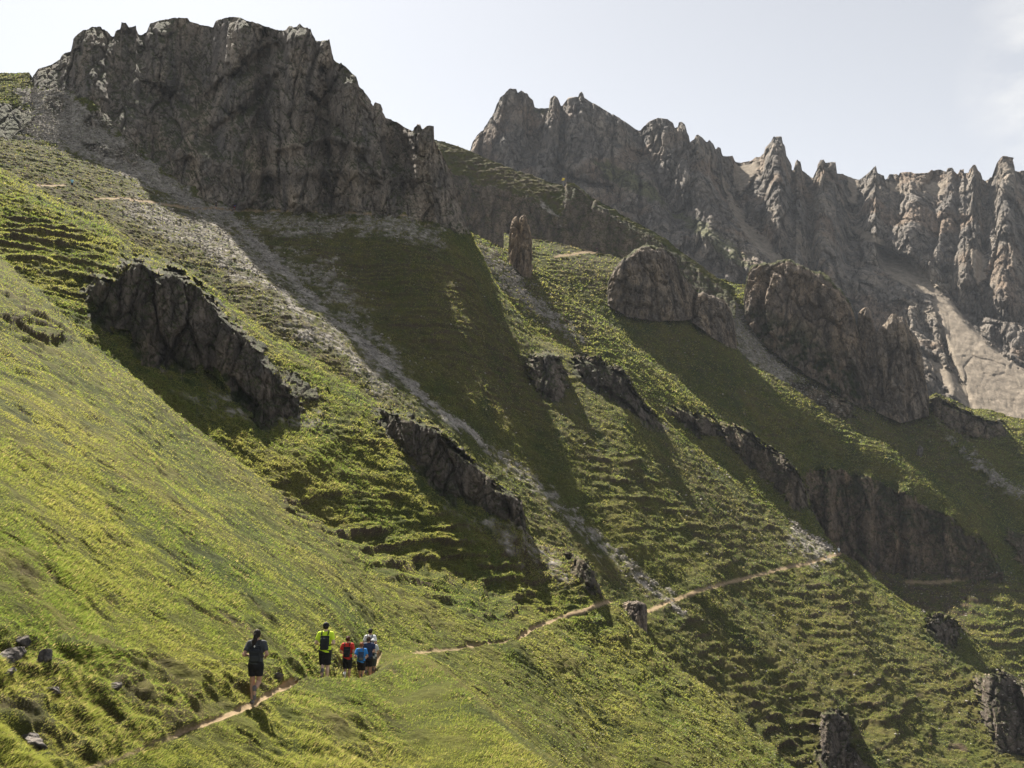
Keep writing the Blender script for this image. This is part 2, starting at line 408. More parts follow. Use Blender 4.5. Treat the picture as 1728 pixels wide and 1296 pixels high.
rib1 = [(142,490),(160,462),(185,470),(205,440),(240,432),(262,452),(285,446),(330,470),(350,492),(372,515),(390,540),(410,552),(430,572),(448,600),(470,622),(500,668),(506,716),(470,700),(440,712),(420,676),(385,668),(352,628),(318,640),(275,610),(240,604),(210,566),(178,560),(160,520)]
rib2 = [(636,684),(662,692),(708,708),(737,720),(768,749),(804,785),(852,826),(876,842),(882,892),(860,888),(828,870),(790,850),(748,828),(715,800),(678,765),(652,725)]
rib3 = [(955,930),(985,940),(1000,962),(1013,1000),(1000,1008),(985,990),(962,955)]
L1 = relief(L1r, -60, 1400, 1.5, [190, 190, 130, 22, 130], round_m=4.2, round_px=15,
  ribs=[([(640,700),(560,740),(480,790),(420,850)],30,1.2), ([(1030,1040),(1100,1150),(1180,1260)],40,2.0), ([(560,690),(640,760),(720,850),(800,930)],26,1.2), ([(300,760),(450,860),(600,980)],50,-2.5),([(880,1090),(1000,1150),(1120,1250),(1200,1340)],34,2.6),([(760,1060),(880,1160),(1000,1260)],40,-2.0)],
  bulges=[(rib1, .78, 9), (rib2, .8, 7), (rib3, .8, 4), ([(85,1085),(150,1072),(205,1088),(240,1120),(200,1128),(120,1122)], .75, 9)])
for p_, f_, g_ in ((rib1, 1, 20), (rib2, 2, 15), (rib3, 3, 12)): add_mask(L1, 'rock', p_, 4, g_, 1, 4.5, f_)
add_mask(L1, 'rock', [(470,620),(500,630),(540,655),(530,675),(495,665)], 4, 12, .9, 2.5, 4)
add_mask(L1, 'brown', [(880,890),(960,930),(1020,1005),(960,1000),(880,960),(820,900)], 14, 16, .9, 3)
add_mask(L1, 'brown', [(440,640),(560,690),(640,740),(560,720),(470,700)], 20, 20, .6)
for pl, v in (([(0,290),(150,365),(300,455),(220,470),(140,560),(60,640),(0,650)], .8), ([(500,640),(640,700),(700,820),(960,960),(1020,1010),(900,1060),(760,1060),(640,980),(480,860),(420,760),(560,720)], 1.0),
              ([(880,1090),(1040,1020),(1180,1160),(1330,1296),(1180,1296),(1060,1200),(900,1140)], .55)):
    add_mask(L1, 'terr', pl, 40, 30, v, 8)
L1.terr = np.maximum(L1.terr, .12*(L1.D > 45))
add_mask(L1, 'tuss', [(0,1050),(120,1060),(250,1090),(330,1110),(420,1110),(520,1110),(620,1120),(560,1136),(500,1140),(450,1165),(380,1205),(260,1256),(100,1330),(-60,1330),(-60,1060)], 14, 16, 1.0, 2.0)
add_mask(L1, 'tuss', [(430,1210),(520,1160),(600,1160),(700,1230),(800,1345),(200,1345),(300,1270)], 25, 20, .55, 3.0)
L1.tuss = np.maximum(L1.tuss, 0.05*(L1.PY > 500)*(L1.D < 75))
add_mask(L1, 'brown', [(0,1075),(150,1075),(260,1120),(430,1150),(540,1120),(600,1130),(450,1180),(260,1250),(100,1296),(0,1200)], 20, 20, .55, 2.0)
add_mask(L1, 'brown', [(500,1170),(640,1190),(740,1290),(560,1296)], 30, 20, .35, 2.0)
trail1 = [(60,1322),(150,1290),(230,1262),(300,1235),(380,1205),(432,1182),(470,1160),(494,1146)]
for l_, w_ in (([(60,1322),(150,1290),(230,1262),(300,1235)],4), ([(300,1235),(380,1205),(432,1182)],4.5), ([(432,1182),(470,1160),(496,1147)],6), ([(500,1150),(552,1150),(588,1153),(610,1150),(630,1136),(637,1114),(643,1100)],3.5)):
    add_line(L1, 'path', l_, w_, 1 if w_ != 4 else .48, .5, 9, (0, L1.K+190+190+130+8) if w_ == 3.5 else None)
add_mask(L1, 'moss', [(135,490),(160,500),(230,560),(300,600),(380,640),(450,690),(440,720),(330,680),(220,640),(140,560)], 14, 26, 1, 4)
add_mask(L1, 'moss', [(640,720),(720,780),(800,840),(870,880),(860,910),(760,860),(680,800)], 12, 18, .8, 4)
for p_ in (rib1, rib2, rib3): add_mask(L1, 'brown', p_, 26, 24, .8, 3)
add_mask(L1, 'scree', [(280,640),(420,690),(480,700),(560,690),(540,720),(440,720),(330,690)], 12, 18, .36, 3)
add_mask(L1, 'scree', [(760,850),(880,895),(950,940),(1000,1000),(940,980),(860,930)], 12, 18, .38, 3)
add_line(L1, 'path', [(690,1098),(760,1092),(830,1086),(872,1078)], 2.6, .62, .9)
add_line(L1, 'path', [(872,1078),(900,1058),(960,1034),(1005,1020),(1031,1013)], 3.6, 1, .5, 9)
# ================================================================= second spur with the great crag
L2r = [
 [(-60,126,250),(0,122,250),(50,122,250),(52,132,249),(65,115,249),(85,109,250),(102,100,251),(107,91,251),(119,86,252),(122,66,252),(140,50,252),(155,43,253),(170,44,254),(180,51,256),(190,62,258),(193,52,258),(202,48,256),(204,36,256),(214,37,256),(217,45,256),(230,41,258),(235,57,259),(246,54,259),(252,39,258),(275,32,258),(295,28,258),(318,30,259),(320,36,260),(338,41,262),(360,45,257.8),(364,35,255.8),(388,27,249.5),(410,30,243.8),(432,39,238.1),(467,50,236.0),(482,51,236.0),(487,44,234.0),(500,44,233.0),(506,38,233.0),(513,45,232.0),(525,47,231.0),(529,58,230.0),(535,69,230.0),(552,69,228.0),(555,66,227.0),(557,78,227.0),(562,100,226.0),(567,105,226.0),(573,108,226.0),(576,105,226.0),(587,115,224.0),(602,130,222.0),(607,145,221.0),(617,155,220.0),(625,170,219.0),(630,179,218.0),(632,172,217.0),(643,176,229.0),(646,189,229.0),(651,199,232.0),(670,205,232.0),(682,214,230.0),(695,220,224.0),(698,215,212.0),(706,207,211.0),(714,216,211.0),(722,211,211.0),(731,212,211.0),(733,235,230),(740,252,230),(752,268,230),(757,282,230),(765,305,230),(772,340,230),(785,372,231),(795,392,232),(810,420,231),(830,465,228),(850,495,225),(870,520,222),(906,560,218),(935,576,216.5),(968,590,215),(1010,602,214),(1045,614,212.5),(1057,622,212),(1066,640,211.5),(1075,657,211),(1100,690,210),(1134,718,208),(1199,774,206),(1240,810,204.5),(1291,848,203),(1340,880,201),(1390,916,199),(1418,930,198),(1445,946,197),(1480,977,195),(1530,1018,193),(1570,1033,192),(1592,1030,191.5),(1612,1042,191),(1625,1060,190.5),(1660,1090,189),(1700,1120,187),(1728,1145,186),(1800,1200,184)],
 [(-60,228,208),(0,232,207),(60,240,208),(180,277,210),(240,300,211),(300,326,212),(350,348,212),(400,356,212),(690,364,212),(745,380,217),(785,386,226),(797,398,229),(812,428,228),(830,472,225),(870,530,219),(906,570,215),(968,600,212),(1057,632,209.5),(1075,668,208),(1134,730,205.5),(1291,860,201),(1418,942,196),(1560,1050,190),(1728,1165,184),(1800,1215,182)],
 [(-60,300,160),(0,335,152),(100,380,147),(300,525,140),(440,610,134),(640,780,126),(760,860,124),(880,950,124),(960,1000,124),(1030,1090,121),(1095,1130,118),(1150,1180,116),(1250,1290,113),(1334,1350,112),(1450,1350,117),(1600,1350,124),(1728,1350,130),(1800,1350,133)],
]
crag = [(48,140),(60,100),(100,60),(130,20),(520,10),(640,140),(735,195),(765,280),(797,392),(745,384),(690,365),(600,360),(500,357),(400,350),(350,338),(300,300),(245,262),(215,240),(180,190),(150,165),(110,148),(70,150)]
ribA = [(893,602),(918,592),(945,598),(955,650),(942,682),(910,665),(888,632)]
ribB = [(968,596),(1010,606),(1050,622),(1068,655),(1098,694),(1128,722),(1118,728),(1080,708),(1048,684),(1010,658),(983,648),(968,628)]
lowA = [(1562,1040),(1590,1034),(1612,1046),(1625,1064),(1604,1094),(1580,1078),(1565,1062)]
lowB = [(1645,1145),(1690,1130),(1730,1156),(1800,1215),(1800,1300),(1690,1270),(1655,1215)]
lowC = [(1385,1205),(1410,1196),(1432,1204),(1438,1250),(1472,1300),(1475,1345),(1395,1345),(1378,1270)]
L2 = relief(L2r, -60, 1800, 1.5, [250, 340], round_m=6.0, round_px=13, keep=775, smooth_w=3,
  ribs=[([(795,400),(860,520),(960,640),(1080,760)],22,.0), ([(735,380),(775,480),(850,600),(960,730)],34,2.6),([(330,400),(470,520),(620,650),(720,740)],40,3.0),([(560,380),(660,520),(760,640)],36,-2.5), ([(420,380),(500,470),(640,590),(760,690),(900,810),(1095,1000)],36,-3.2),
        ([(1100,1040),(1180,1140),(1290,1250)],22,1.6), ([(1190,990),(1290,1090),(1400,1200)],26,3.6),([(1240,990),(1360,1090),(1460,1220)],24,-3.0),([(1440,960),(1480,1040),(1540,1160),(1600,1260)],26,-3.0),([(1400,990),(1440,1080),(1500,1200)],24,2.4),
        ([(640,210),(690,300),(720,370)],22,-5), ([(330,60),(310,150),(250,240)],26,-6), ([(215,60),(205,130),(190,180)],16,-5), ([(150,60),(150,120),(170,170)],26,4), ([(270,60),(290,140),(330,220),(350,300)],26,4),
        ([(400,50),(390,160),(400,260),(410,340)],22,6), ([(445,60),(440,180),(450,320)],12,-6), ([(500,70),(500,200),(505,340)],24,7), ([(545,120),(550,340)],10,-5), ([(585,150),(600,250),(600,350)],20,5), ([(640,200),(650,350)],12,3),
        ([(250,150),(330,185),(420,110),(470,80)],12,-5), ([(350,230),(420,180),(470,130)],9,-4), ([(470,250),(560,230),(620,250)],9,3), ([(300,250),(420,290),(560,285),(700,300)],14,3), ([(700,230),(705,360)],14,3), ([(728,240),(735,370)],9,2)],
  bulges=[(ribA, .74, 7), (ribB, .76, 7), (lowA, .8, 5), (lowB, .85, 5), (lowC, .85, 5)])
add_mask(L2, 'rock', crag, 4, 8, 1, 6, 1)
for p_, f_ in ((ribA, 2), (ribB, 3), (lowA, 4), (lowB, 5), (lowC, 6)): add_mask(L2, 'rock', p_, 4, 9, 1, 4, f_)
for p_, f_ in (([(-60,178),(0,175),(35,178),(55,200),(40,225),(10,232),(-60,232)], 7), ([(150,185),(185,178),(205,195),(212,212),(170,215),(140,208)], 8), ([(195,245),(225,240),(235,262),(225,275),(198,262)], 9), ([(75,165),(105,160),(112,185),(92,195),(72,185)], 10), ([(140,238),(165,240),(185,260),(178,268),(150,255)], 11)):
    add_mask(L2, 'rock', p_, 4, 7, 1, 4, f_)
for p_ in (ribA, ribB, lowA, lowB, lowC): add_mask(L2, 'brown', p_, 24, 20, .8, 4)
# scree beneath the crag
add_mask(L2, 'scree', [(30,150),(110,150),(160,190),(215,240),(250,268),(300,305),(345,340),(395,350),(395,366),(340,360),(260,320),(180,280),(120,255),(60,236),(20,232),(60,205)], 8, 12, .85, 5)
add_mask(L2, 'scree', [(392,362),(425,398),(452,420),(482,446),(522,490),(572,540),(642,590),(692,640),(742,682),(802,726),(852,774),(845,778),(785,728),(725,690),(656,628),(606,584),(554,538),(502,490),(462,456),(430,420),(388,372)], 4, 7, .95, 3)
add_line(L2, 'scree', [(845,772),(900,815),(960,868),(1060,955),(1100,990),(1128,1008)], 11, .46, .8)
add_line(L2, 'scree', [(1125,1010),(1160,1040)], 5, .5, .6)
add_mask(L2, 'scree', [(200,330),(300,350),(400,370),(470,460),(540,535),(640,620),(720,690),(640,660),(560,590),(470,530),(390,450),(300,400),(230,370)], 30, 25, .62, 6)
add_mask(L2, 'scree', [(420,360),(690,368),(745,390),(740,420),(640,395),(520,390),(440,395)], 14, 14, .6, 5)
add_mask(L2, 'scree', [(470,430),(560,440),(640,560),(690,620),(640,590),(560,530)], 25, 20, .55, 5)
add_mask(L2, 'scree', [(1340,880),(1400,920),(1410,935),(1380,960),(1340,930),(1330,900)], 10, 12, .48, 3)
add_mask(L2, 'brown', [(0,240),(100,260),(400,370),(470,470),(640,640),(900,850),(1090,1000),(1000,960),(640,720),(300,500),(0,300)], 40, 30, .75, 8)
add_mask(L2, 'brown', [(1100,720),(1200,790),(1420,935),(1250,980),(1180,900),(1130,800)], 30, 25, .5, 6)
for pl, v in (([(420,375),(740,385),(800,470),(900,580),(1000,660),(900,700),(780,650),(640,560),(520,450)], .7), ([(1100,720),(1300,860),(1420,940),(1560,1045),(1600,1120),(1440,1080),(1250,1000),(1150,900)], 1.0), ([(780,500),(900,600),(1010,700),(1180,840),(1200,960),(1000,900),(860,720)], .6), ([(1100,1000),(1420,940),(1700,1180),(1700,1296),(1300,1296)], .7)):
    add_mask(L2, 'terr', pl, 35, 30, v, 8)
L2.terr = np.maximum(L2.terr, .22)
for l_, w_, v_ in (([(60,311),(110,311),(104,312),(60,312)], 1.6, 1), ([(160,334),(205,333),(260,340),(300,348),(330,351),(362,350),(400,355)], 2.0, 1), ([(400,355),(520,356),(610,360),(690,363)], 1.7, .8),
                   ([(1094,1029),(1130,1014),(1170,998),(1215,986),(1262,974)], 3.4, 1), ([(1262,974),(1320,958),(1370,948),(1400,938),(1419,932)], 3.0, 1)):
    add_line(L2, 'path', l_, w_, v_, .45, 19 if v_ == 1 else 0)
add_mask(L2, 'brown', [(420,375),(740,385),(900,580),(1010,700),(1100,850),(900,720),(780,690),(640,560)], 30, 30, .5, 4)
add_mask(L2, 'brown', [(1100,1000),(1420,960),(1700,1180),(1600,1296),(1300,1296)], 30, 40, .35, 4)
# ================================================================= third spur
L3r = [
 [(700,300,266),(735,335,264),(770,372,263),(797,394,262),(830,408,260),(857,421,258),(880,430,258),(905,447,257),(935,470,256),(985,510,253),(1026,540,250),(1060,570,248),(1109,611,245),(1160,648,242),(1199,678,240),(1240,708,237.5),(1262,724,236),(1270,728,235.5),(1285,745,234.5),(1300,750,233.5),(1312,758,233),(1325,762,232),(1338,772,231),(1347,795,230),(1356,812,229),(1362,835,228),(1370,860,227),(1395,905,225),(1430,950,222)],
 [(700,370,240),(735,420,236),(790,455,232),(870,580,220),(906,612,217),(968,640,214),(1057,690,208),(1100,750,206),(1134,790,204),(1199,850,202),(1266,890,199),(1320,930,197),(1395,980,194),(1430,1000,192)],
]
fins = [(1216,716),(1240,718),(1266,728),(1284,748),(1322,764),(1346,797),(1360,824),(1362,860),(1338,858),(1300,815),(1262,785),(1226,748)]
bandB = [(1122,690),(1160,690),(1205,708),(1218,735),(1190,735),(1150,715)]
L3 = relief(L3r, 700, 1430, 1.5, [300, ], round_m=6.5, round_px=15, bulges=[(fins, .85, 4), (bandB, .8, 5)])
add_mask(L3, 'rock', fins, 3, 7, 1, 3, 1); add_mask(L3, 'rock', bandB, 3, 8, 1, 3, 2)
add_mask(L3, 'scree', [(785,400),(830,425),(880,462),(930,520),(985,575),(960,575),(900,530),(850,490),(810,450)], 10, 14, .56, 4)
add_mask(L3, 'brown', [(780,395),(900,450),(1030,560),(960,590),(850,500)], 20, 20, .7, 5)
for pl, v in (([(900,470),(1030,545),(1120,640),(1060,660),(960,600)], .45), ([(1060,600),(1270,730),(1260,800),(1100,700)], .6)): add_mask(L3, 'terr', pl, 25, 20, v, 6)
L3.terr = np.maximum(L3.terr, .3)
# ================================================================= fourth spur, with its dark cliff
L4r = [
 [(850,392,318),(880,400,316),(935,408,312),(960,414,311),(1000,424,309),(1035,432,307),(1100,455,303),(1170,510,296),(1205,545,293),(1240,578,290),(1265,612,287),(1332,650,283),(1410,702,278),(1450,727,276),(1503,752,273),(1550,782,271),(1601,812,268),(1640,842,266),(1678,872,263),(1728,893,261),(1800,930,257)],
 [(850,440,282),(905,480,276),(985,545,266),(1026,580,262),(1109,650,254),(1199,715,248),(1266,760,244),(1310,775,256),(1345,785,262),(1380,795,265),(1430,790,268),(1470,805,267),(1530,828,264),(1600,868,260),(1660,915,257),(1690,950,255),(1728,985,251),(1800,1010,246)],
 [(850,460,274),(905,510,268),(985,580,256),(1026,610,252),(1109,690,244),(1199,770,236),(1266,830,234),(1310,880,244),(1345,910,250),(1380,935,253),(1430,955,256),(1470,962,257),(1530,968,256),(1600,972,252),(1660,972,249),(1690,975,248),(1728,1010,244),(1800,1040,238)],
 [(850,480,266),(985,620,248),(1109,720,234),(1266,880,224),(1345,960,226),(1430,1010,228),(1500,1090,214),(1600,1150,205),(1728,1230,198),(1800,1260,194)],
]
L4 = relief(L4r, 850, 1800, 1.5, [130, 110, 110], round_m=7.0, round_px=15,
  ribs=[([(1395,790),(1400,870),(1405,950)],13,3.6),([(1460,810),(1462,880),(1465,960)],15,4.4),([(1530,830),(1535,960)],15,3.6),([(1600,880),(1600,960)],18,2.0),([(1650,900),(1700,960)],18,2.0)])
cliffC = [(1362,802),(1385,795),(1430,790),(1470,808),(1530,832),(1600,872),(1655,916),(1688,950),(1690,975),(1600,974),(1530,970),(1470,964),(1430,957),(1385,938),(1360,900)]
add_mask(L4, 'rock', cliffC, 3, 9, 1, 4, 1)
add_mask(L4, 'rock', [(1700,895),(1728,900),(1800,935),(1800,985),(1728,960),(1704,925)], 3, 8, 1, 4, 2)
add_mask(L4, 'moss', [(1380,780),(1520,815),(1680,930),(1680,980),(1640,960),(1560,900),(1480,860),(1380,830)], 14, 22, .7, 4)
add_mask(L4, 'brown', [(920,400),(1040,430),(1040,520),(960,470)], 20, 20, .7, 5)
add_mask(L4, 'brown', [(1360,940),(1700,975),(1640,1030),(1520,1010),(1400,990)], 15, 15, 1.0, 5)
add_mask(L4, 'brown', [(1520,975),(1650,975),(1640,1060),(1560,1060)], 15, 15, 1.0, 5)
add_line(L4, 'path', [(1530,982),(1580,982),(1625,976),(1650,968)], 3, .7, .5)
add_line(L4, 'path', [(938,432),(965,428),(990,424),(1010,425)], 2.2, 1, .6, 9)
add_mask(L4, 'brown', [(1060,530),(1230,590),(1330,720),(1250,700),(1100,590)], 25, 25, .45, 4)
for pl, v in (([(1240,590),(1400,700),(1520,770),(1460,800),(1330,770),(1270,700)], .8), ([(1050,530),(1230,600),(1290,720),(1180,700)], .3), ([(1620,960),(1800,1000),(1800,1200),(1650,1120)], 1)): add_mask(L4, 'terr', pl, 25, 20, v, 6)
L4.terr = np.maximum(L4.terr, .3)
# ================================================================= fifth spur
L5r = [
 [(1080,450,372),(1130,462,368),(1165,468,366),(1200,468,364),(1230,472,362),(1262,484,357),(1300,540,348),(1400,610,342),(1500,665,336),(1560,672,333),(1580,663,332.5),(1600,670,332),(1640,689,329),(1665,690,328),(1700,701,325),(1728,706,322),(1800,726,316)],
 [(1080,500,325),(1165,550,314),(1240,630,304),(1265,660,301),(1332,700,294),(1410,750,288),(1503,810,282),(1601,870,276),(1678,920,271),(1728,955,267),(1800,1000,262)],
]
edgeD = [(1562,668),(1585,668),(1610,682),(1640,698),(1690,712),(1700,735),(1650,742),(1600,725),(1572,700)]
ribC = [(1325,640),(1368,650),(1402,664),(1432,678),(1447,706),(1412,706),(1362,676)]
L5 = relief(L5r, 1080, 1800, 1.5, [240], round_m=6.0, round_px=12, bulges=[(edgeD, .8, 5), (ribC, .8, 5)],
  ribs=[([(1560,690),(1640,760),(1728,850)],18,2.0),([(1580,740),(1680,830)],16,-2.0)])
add_mask(L5, 'rock', edgeD, 3, 8, 1, 4, 1); add_mask(L5, 'rock', ribC, 3, 7, 1, 3, 2)
add_mask(L5, 'scree', [(1225,500),(1262,525),(1300,590),(1345,640),(1420,690),(1380,695),(1300,645),(1250,595),(1228,545)], 8, 12, .72, 4)
add_mask(L5, 'scree', [(1600,740),(1650,770),(1728,830),(1728,850),(1640,790)], 8, 10, .65, 4)
add_mask(L5, 'brown', [(1150,480),(1300,600),(1450,720),(1300,700)], 20, 15, .6, 5)
L5.terr += .35
add_mask(L5, 'brown', [(1290,600),(1560,690),(1700,860),(1500,790),(1340,690)], 25, 25, .45, 4)
# ================================================================= dark ridge behind the tower
L6r = [
 [(640,210,338),(700,222,332),(735,235,328),(765,244,325),(800,258,321),(830,270,318),(860,283,315),(905,300,311),(935,309,308),(949,310,307),(953,316,306),(956,306,305),(970,310,304),(1000,333,301),(1030,348,298),(1050,362,296),(1100,388,292),(1130,406,289),(1150,424,287),(1175,442,284),(1200,462,281),(1240,486,277)],
 [(640,240,326),(735,262,318),(765,290,313),(800,305,309),(860,318,304),(905,335,300),(935,352,297),(949,360,296),(956,330,299),(1000,350,296),(1050,378,291),(1100,402,287),(1150,436,283),(1200,472,278),(1240,500,274)],
 [(640,440,300),(735,450,296),(860,450,290),(935,445,285),(1000,455,280),(1050,470,276),(1100,480,272),(1150,500,268),(1200,520,264),(1240,540,260)],
]
faceL = [(640,300),(757,285),(800,308),(860,322),(905,340),(945,366),(955,400),(960,470),(640,470)]
faceR = [(952,312),(975,318),(1010,345),(1060,374),(1110,402),(1155,434),(1195,468),(1240,500),(1240,545),(960,545),(945,380)]
L6r = [[(x, y, d*1.25) for x, y, d in r] for r in L6r]
L6 = relief(L6r, 640, 1240, 1.4, [50, 160], round_m=1.5, round_px=8)
add_mask(L6, 'rock', faceL, 3, 8, .85, 5, 1); add_mask(L6, 'rock', faceR, 3, 6, .85, 5, 2)
add_mask(L6, 'brown', [(735,240),(950,312),(950,360),(800,305)], 10, 10, .85, 4)
add_line(L6, 'scree', [(915,345),(945,375),(960,400)], 6, .7, .6)
L6.terr += .3
# ================================================================= far range
far_crest = [(740,320),(780,285),(794,252),(797,240),(808,224),(820,207),(832,187),(836,176),(842,165),(850,158),(860,149),(872,150),(874,156),(880,151),(885,157),(890,158),(900,170),(902,180),(910,182),(925,181),(927,167),(935,161),(941,165),(947,179),(952,174),(959,165),(976,164),(979,156),(982,155),(987,165),(1010,180),(1042,196),(1072,217),(1080,220),(1095,205),(1110,199),(1127,201),(1137,207),(1141,216),(1144,205),(1150,204),(1157,210),(1162,225),(1164,241),(1170,236),(1175,229),(1178,227),(1185,232),(1193,240),(1197,236),(1203,243),(1207,253),(1212,248),(1217,250),(1219,262),(1227,263),(1236,262),(1240,272),(1250,274),(1267,271),(1275,265),(1283,265),(1290,258),(1292,250),(1302,238),(1305,230),(1319,231),(1320,240),(1325,248),(1327,262),(1335,278),(1337,287),(1341,285),(1342,272),(1345,267),(1352,273),(1353,287),(1360,292),(1373,302),(1376,290),(1382,280),(1383,269),(1392,268),(1393,274),(1410,274),(1412,293),(1422,292),(1433,298),(1448,303),(1452,303),(1465,292),(1478,279),(1480,292),(1492,297),(1493,303),(1500,302),(1502,294),(1512,294),(1517,297),(1519,291),(1538,290),(1543,293),(1567,292),(1572,287),(1587,286),(1597,290),(1599,284),(1607,282),(1613,289),(1617,293),(1619,285),(1627,285),(1628,292),(1636,291),(1641,277),(1647,276),(1651,287),(1656,292),(1657,302),(1663,305),(1670,303),(1680,292),(1682,278),(1686,267),(1692,262),(1711,264),(1714,274),(1715,287),(1730,287),(1760,296),(1800,300)]
def fd(x): return float(np.interp(x, [740,860,1000,1100,1250,1350,1500,1650,1800], [740,740,730,710,685,660,650,630,615]))
def lean(x): return float(np.interp(x, [740, 1150, 1280, 1400, 1800], [1.0, 1.03, 1.14, 1.2, 1.2]))
L7r = [[(x, y, fd(x)*lean(x)) for x, y in far_crest],
 [(x, y, fd(x)*k) for x, y, k in ((740,400,.9),(860,400,.9),(1000,430,.88),(1100,455,.87),(1200,455,.87),(1250,460,.88),(1300,470,.87),(1400,560,.88),(1480,560,.9),(1560,560,.9),(1620,600,.90),(1728,640,.88),(1800,650,.88))],
 [(x, y, fd(x)*k) for x, y, k in ((740,500,.8),(1000,560,.76),(1250,600,.74),(1400,680,.74),(1560,720,.70),(1728,780,.66),(1800,790,.66))]]
B = []  # buttresses (+) and gullies (-)
for ln, w, m in (([(935,165),(925,260),(900,320)],22,10),([(905,185),(890,260),(850,300)],14,-15),([(860,150),(840,230),(800,270)],26,10),([(985,160),(1000,250),(990,330)],40,15),([(950,178),(945,260),(930,330)],10,-12),
   ([(1080,222),(1120,300),(1150,370)],22,-28),([(1110,200),(1130,260),(1170,330)],22,8),([(1178,230),(1190,300),(1215,380),(1270,440)],28,25),([(1212,285),(1240,340),(1300,420),(1345,480)],16,-32),
   ([(1250,276),(1240,300),(1225,330)],16,-20),([(1305,235),(1320,330),(1340,440)],24,28),([(1346,270),(1350,400)],12,12),([(1362,295),(1366,420),(1380,520)],9,-20),([(1395,272),(1395,380),(1400,500)],24,28),
   ([(1440,300),(1440,380),(1430,440)],14,-25),([(1478,282),(1485,360),(1475,420)],20,18),([(1505,300),(1520,360)],10,-15),([(1545,295),(1540,380),(1530,440)],18,12),([(1480,430),(1540,470),(1600,510),(1650,580),(1728,660)],34,-30),
   ([(1580,300),(1575,400)],12,-12),([(1608,285),(1600,360),(1580,440)],14,11),([(1644,278),(1640,360),(1630,470)],16,20),([(1662,306),(1662,420)],8,-18),([(1697,265),(1700,380),(1690,500)],30,30),
   ([(1527,470),(1530,560),(1560,640)],20,20),([(1574,500),(1585,580),(1610,660)],12,18),([(1130,420),(1180,380),(1230,440)],16,12),([(1080,300),(1050,350),(1060,420)],24,12),([(1190,395),(1240,440),(1270,470)],12,14)):
    B.append((ln, w, m*.7))
FAN = [(1474,410),(1500,420),(1540,432),(1562,455),(1590,492),(1604,500),(1645,550),(1690,590),(1810,660),(1810,800),(1690,770),(1640,690),(1605,620),(1584,560),(1570,502),(1545,492),(1518,482),(1488,458)]
L7 = relief(L7r, 740, 1800, 1.3, [250, 110], round_m=0, ribs=B, planes=((FAN, 50, 470, .6, 12),), back=(6, 5, 1.1), smooth_w=2)
L7.rock[:] = 1.0
scr = [[(1212,290),(1222,300),(1240,340),(1262,375),(1300,412),(1335,455),(1330,470),(1296,440),(1258,396),(1232,350)],
 [(1240,276),(1270,274),(1284,268),(1278,290),(1262,310),(1246,330),(1236,310)],
 [(1474,413),(1500,425),(1540,437),(1560,455),(1585,495),(1602,505),(1640,550),(1680,590),(1800,670),(1800,790),(1700,760),(1650,690),(1610,620),(1588,560),(1572,500),(1548,490),(1520,480),(1490,458)],
 [(1440,378),(1475,395),(1500,412),(1480,418),(1450,400)],
 [(1430,300),(1450,306),(1446,345),(1434,340)], [(1494,306),(1520,306),(1516,330),(1500,325)], [(1634,415),(1660,425),(1662,470),(1648,480),(1640,450)], [(1565,600),(1600,620),(1680,700),(1640,700),(1590,650)], [(1555,310),(1600,305),(1590,330),(1570,330)]]
for p_ in scr: add_mask(L7, 'scree', p_, 3, 5, 1, 10)
L7.rock = np.clip(1-L7.scree*.85, 0, 1)
def far_finish(s):
    P = s.P.astype(F32); N = normals(s.P)
    r = s.rock
    Q = P*(.3+.7*650/np.linalg.norm(P, axis=-1, keepdims=True))
    d = rock_disp(Q, 30.0)*.8*r; tone = rock_disp.tone
    d += rock_disp(Q+31, 11.0)*.55*r; tone = tone*rock_disp.tone
    d += 5.0*fbm(P, 26.0, 4, .5, off=5.0, zs=.35)*r+ (1-r)*fbm(P, 12, 4, .6)*.6
    V = -P/np.linalg.norm(P, axis=-1, keepdims=True)
    P2 = P+(N*.1+V*.9)*d[..., None]
    n1 = fbm(P, 30, 4, .6, off=14.0, zs=.6); n2 = fbm(P, 9, 4, .6, off=21.0, zs=.3)
    c = lerp(lerp(ROCK_A, ROCK_B, np.clip(.3+.8*n1, 0, 1)), ROCK_C, np.clip(.1+.9*n2, 0, 1))
    c = c*tone[..., None]*.85
    red = np.clip(fbm(P, 40, 3, .6, off=33.0)*1.6-.25+.35*(s.PX > 1240)*(s.PX < 1330), 0, .8)
    c = lerp(c, np.array([.26, .19, .135]), red)
    gr = np.zeros(s.shape, F32)
    for pl in ([(1000,270),(1060,285),(1100,310),(1130,350),(1080,330),(1020,300)], [(1130,350),(1180,370),(1230,405),(1270,440),(1220,420),(1160,385)], [(905,180),(926,182),(925,190),(905,188)], [(1180,392),(1240,430),(1275,455),(1230,440)]):
        gr = np.maximum(gr, sstep(-4, 5, poly_sd(s.PX, s.PY, pl)+8*fbm(P, 8, 3)))
    c = lerp(c, np.array([.13, .14, .05]), gr*.75)
    sc_ = SCREE*np.array([.86, .80, .72])*(1+.3*fbm(P, 5.0, 4, .75, off=3.0))[..., None]
    c = lerp(c, sc_, np.clip(s.scree, 0, 1))
    s.Pf = P2; s.col = c
    R, C = s.shape
    idx = np.arange(R*C, dtype=np.int32).reshape(R, C)
    q = np.stack([idx[:-1, :-1], idx[1:, :-1], idx[1:, 1:], idx[:-1, 1:]], -1).reshape(-1, 4)
    far_scree = surf_mat('far_scree', [.3, 1.2, 4.0], amp=.3, bump=.7, bdist=.6, rough=1, spec=.05)
    sf = (s.scree > .55).ravel()[q[:, 0]]
    for nm, sel, mt in (('mountains', ~sf, M_FAR), ('scree', sf, far_scree)):
        u, inv = np.unique(q[sel], return_inverse=True)
        o = mesh_obj(nm, P2.reshape(-1, 3)[u], inv.reshape(-1, 4), mt, col=c.reshape(-1, 3)[u]); tag(o, kind='structure')
far_finish(L7)
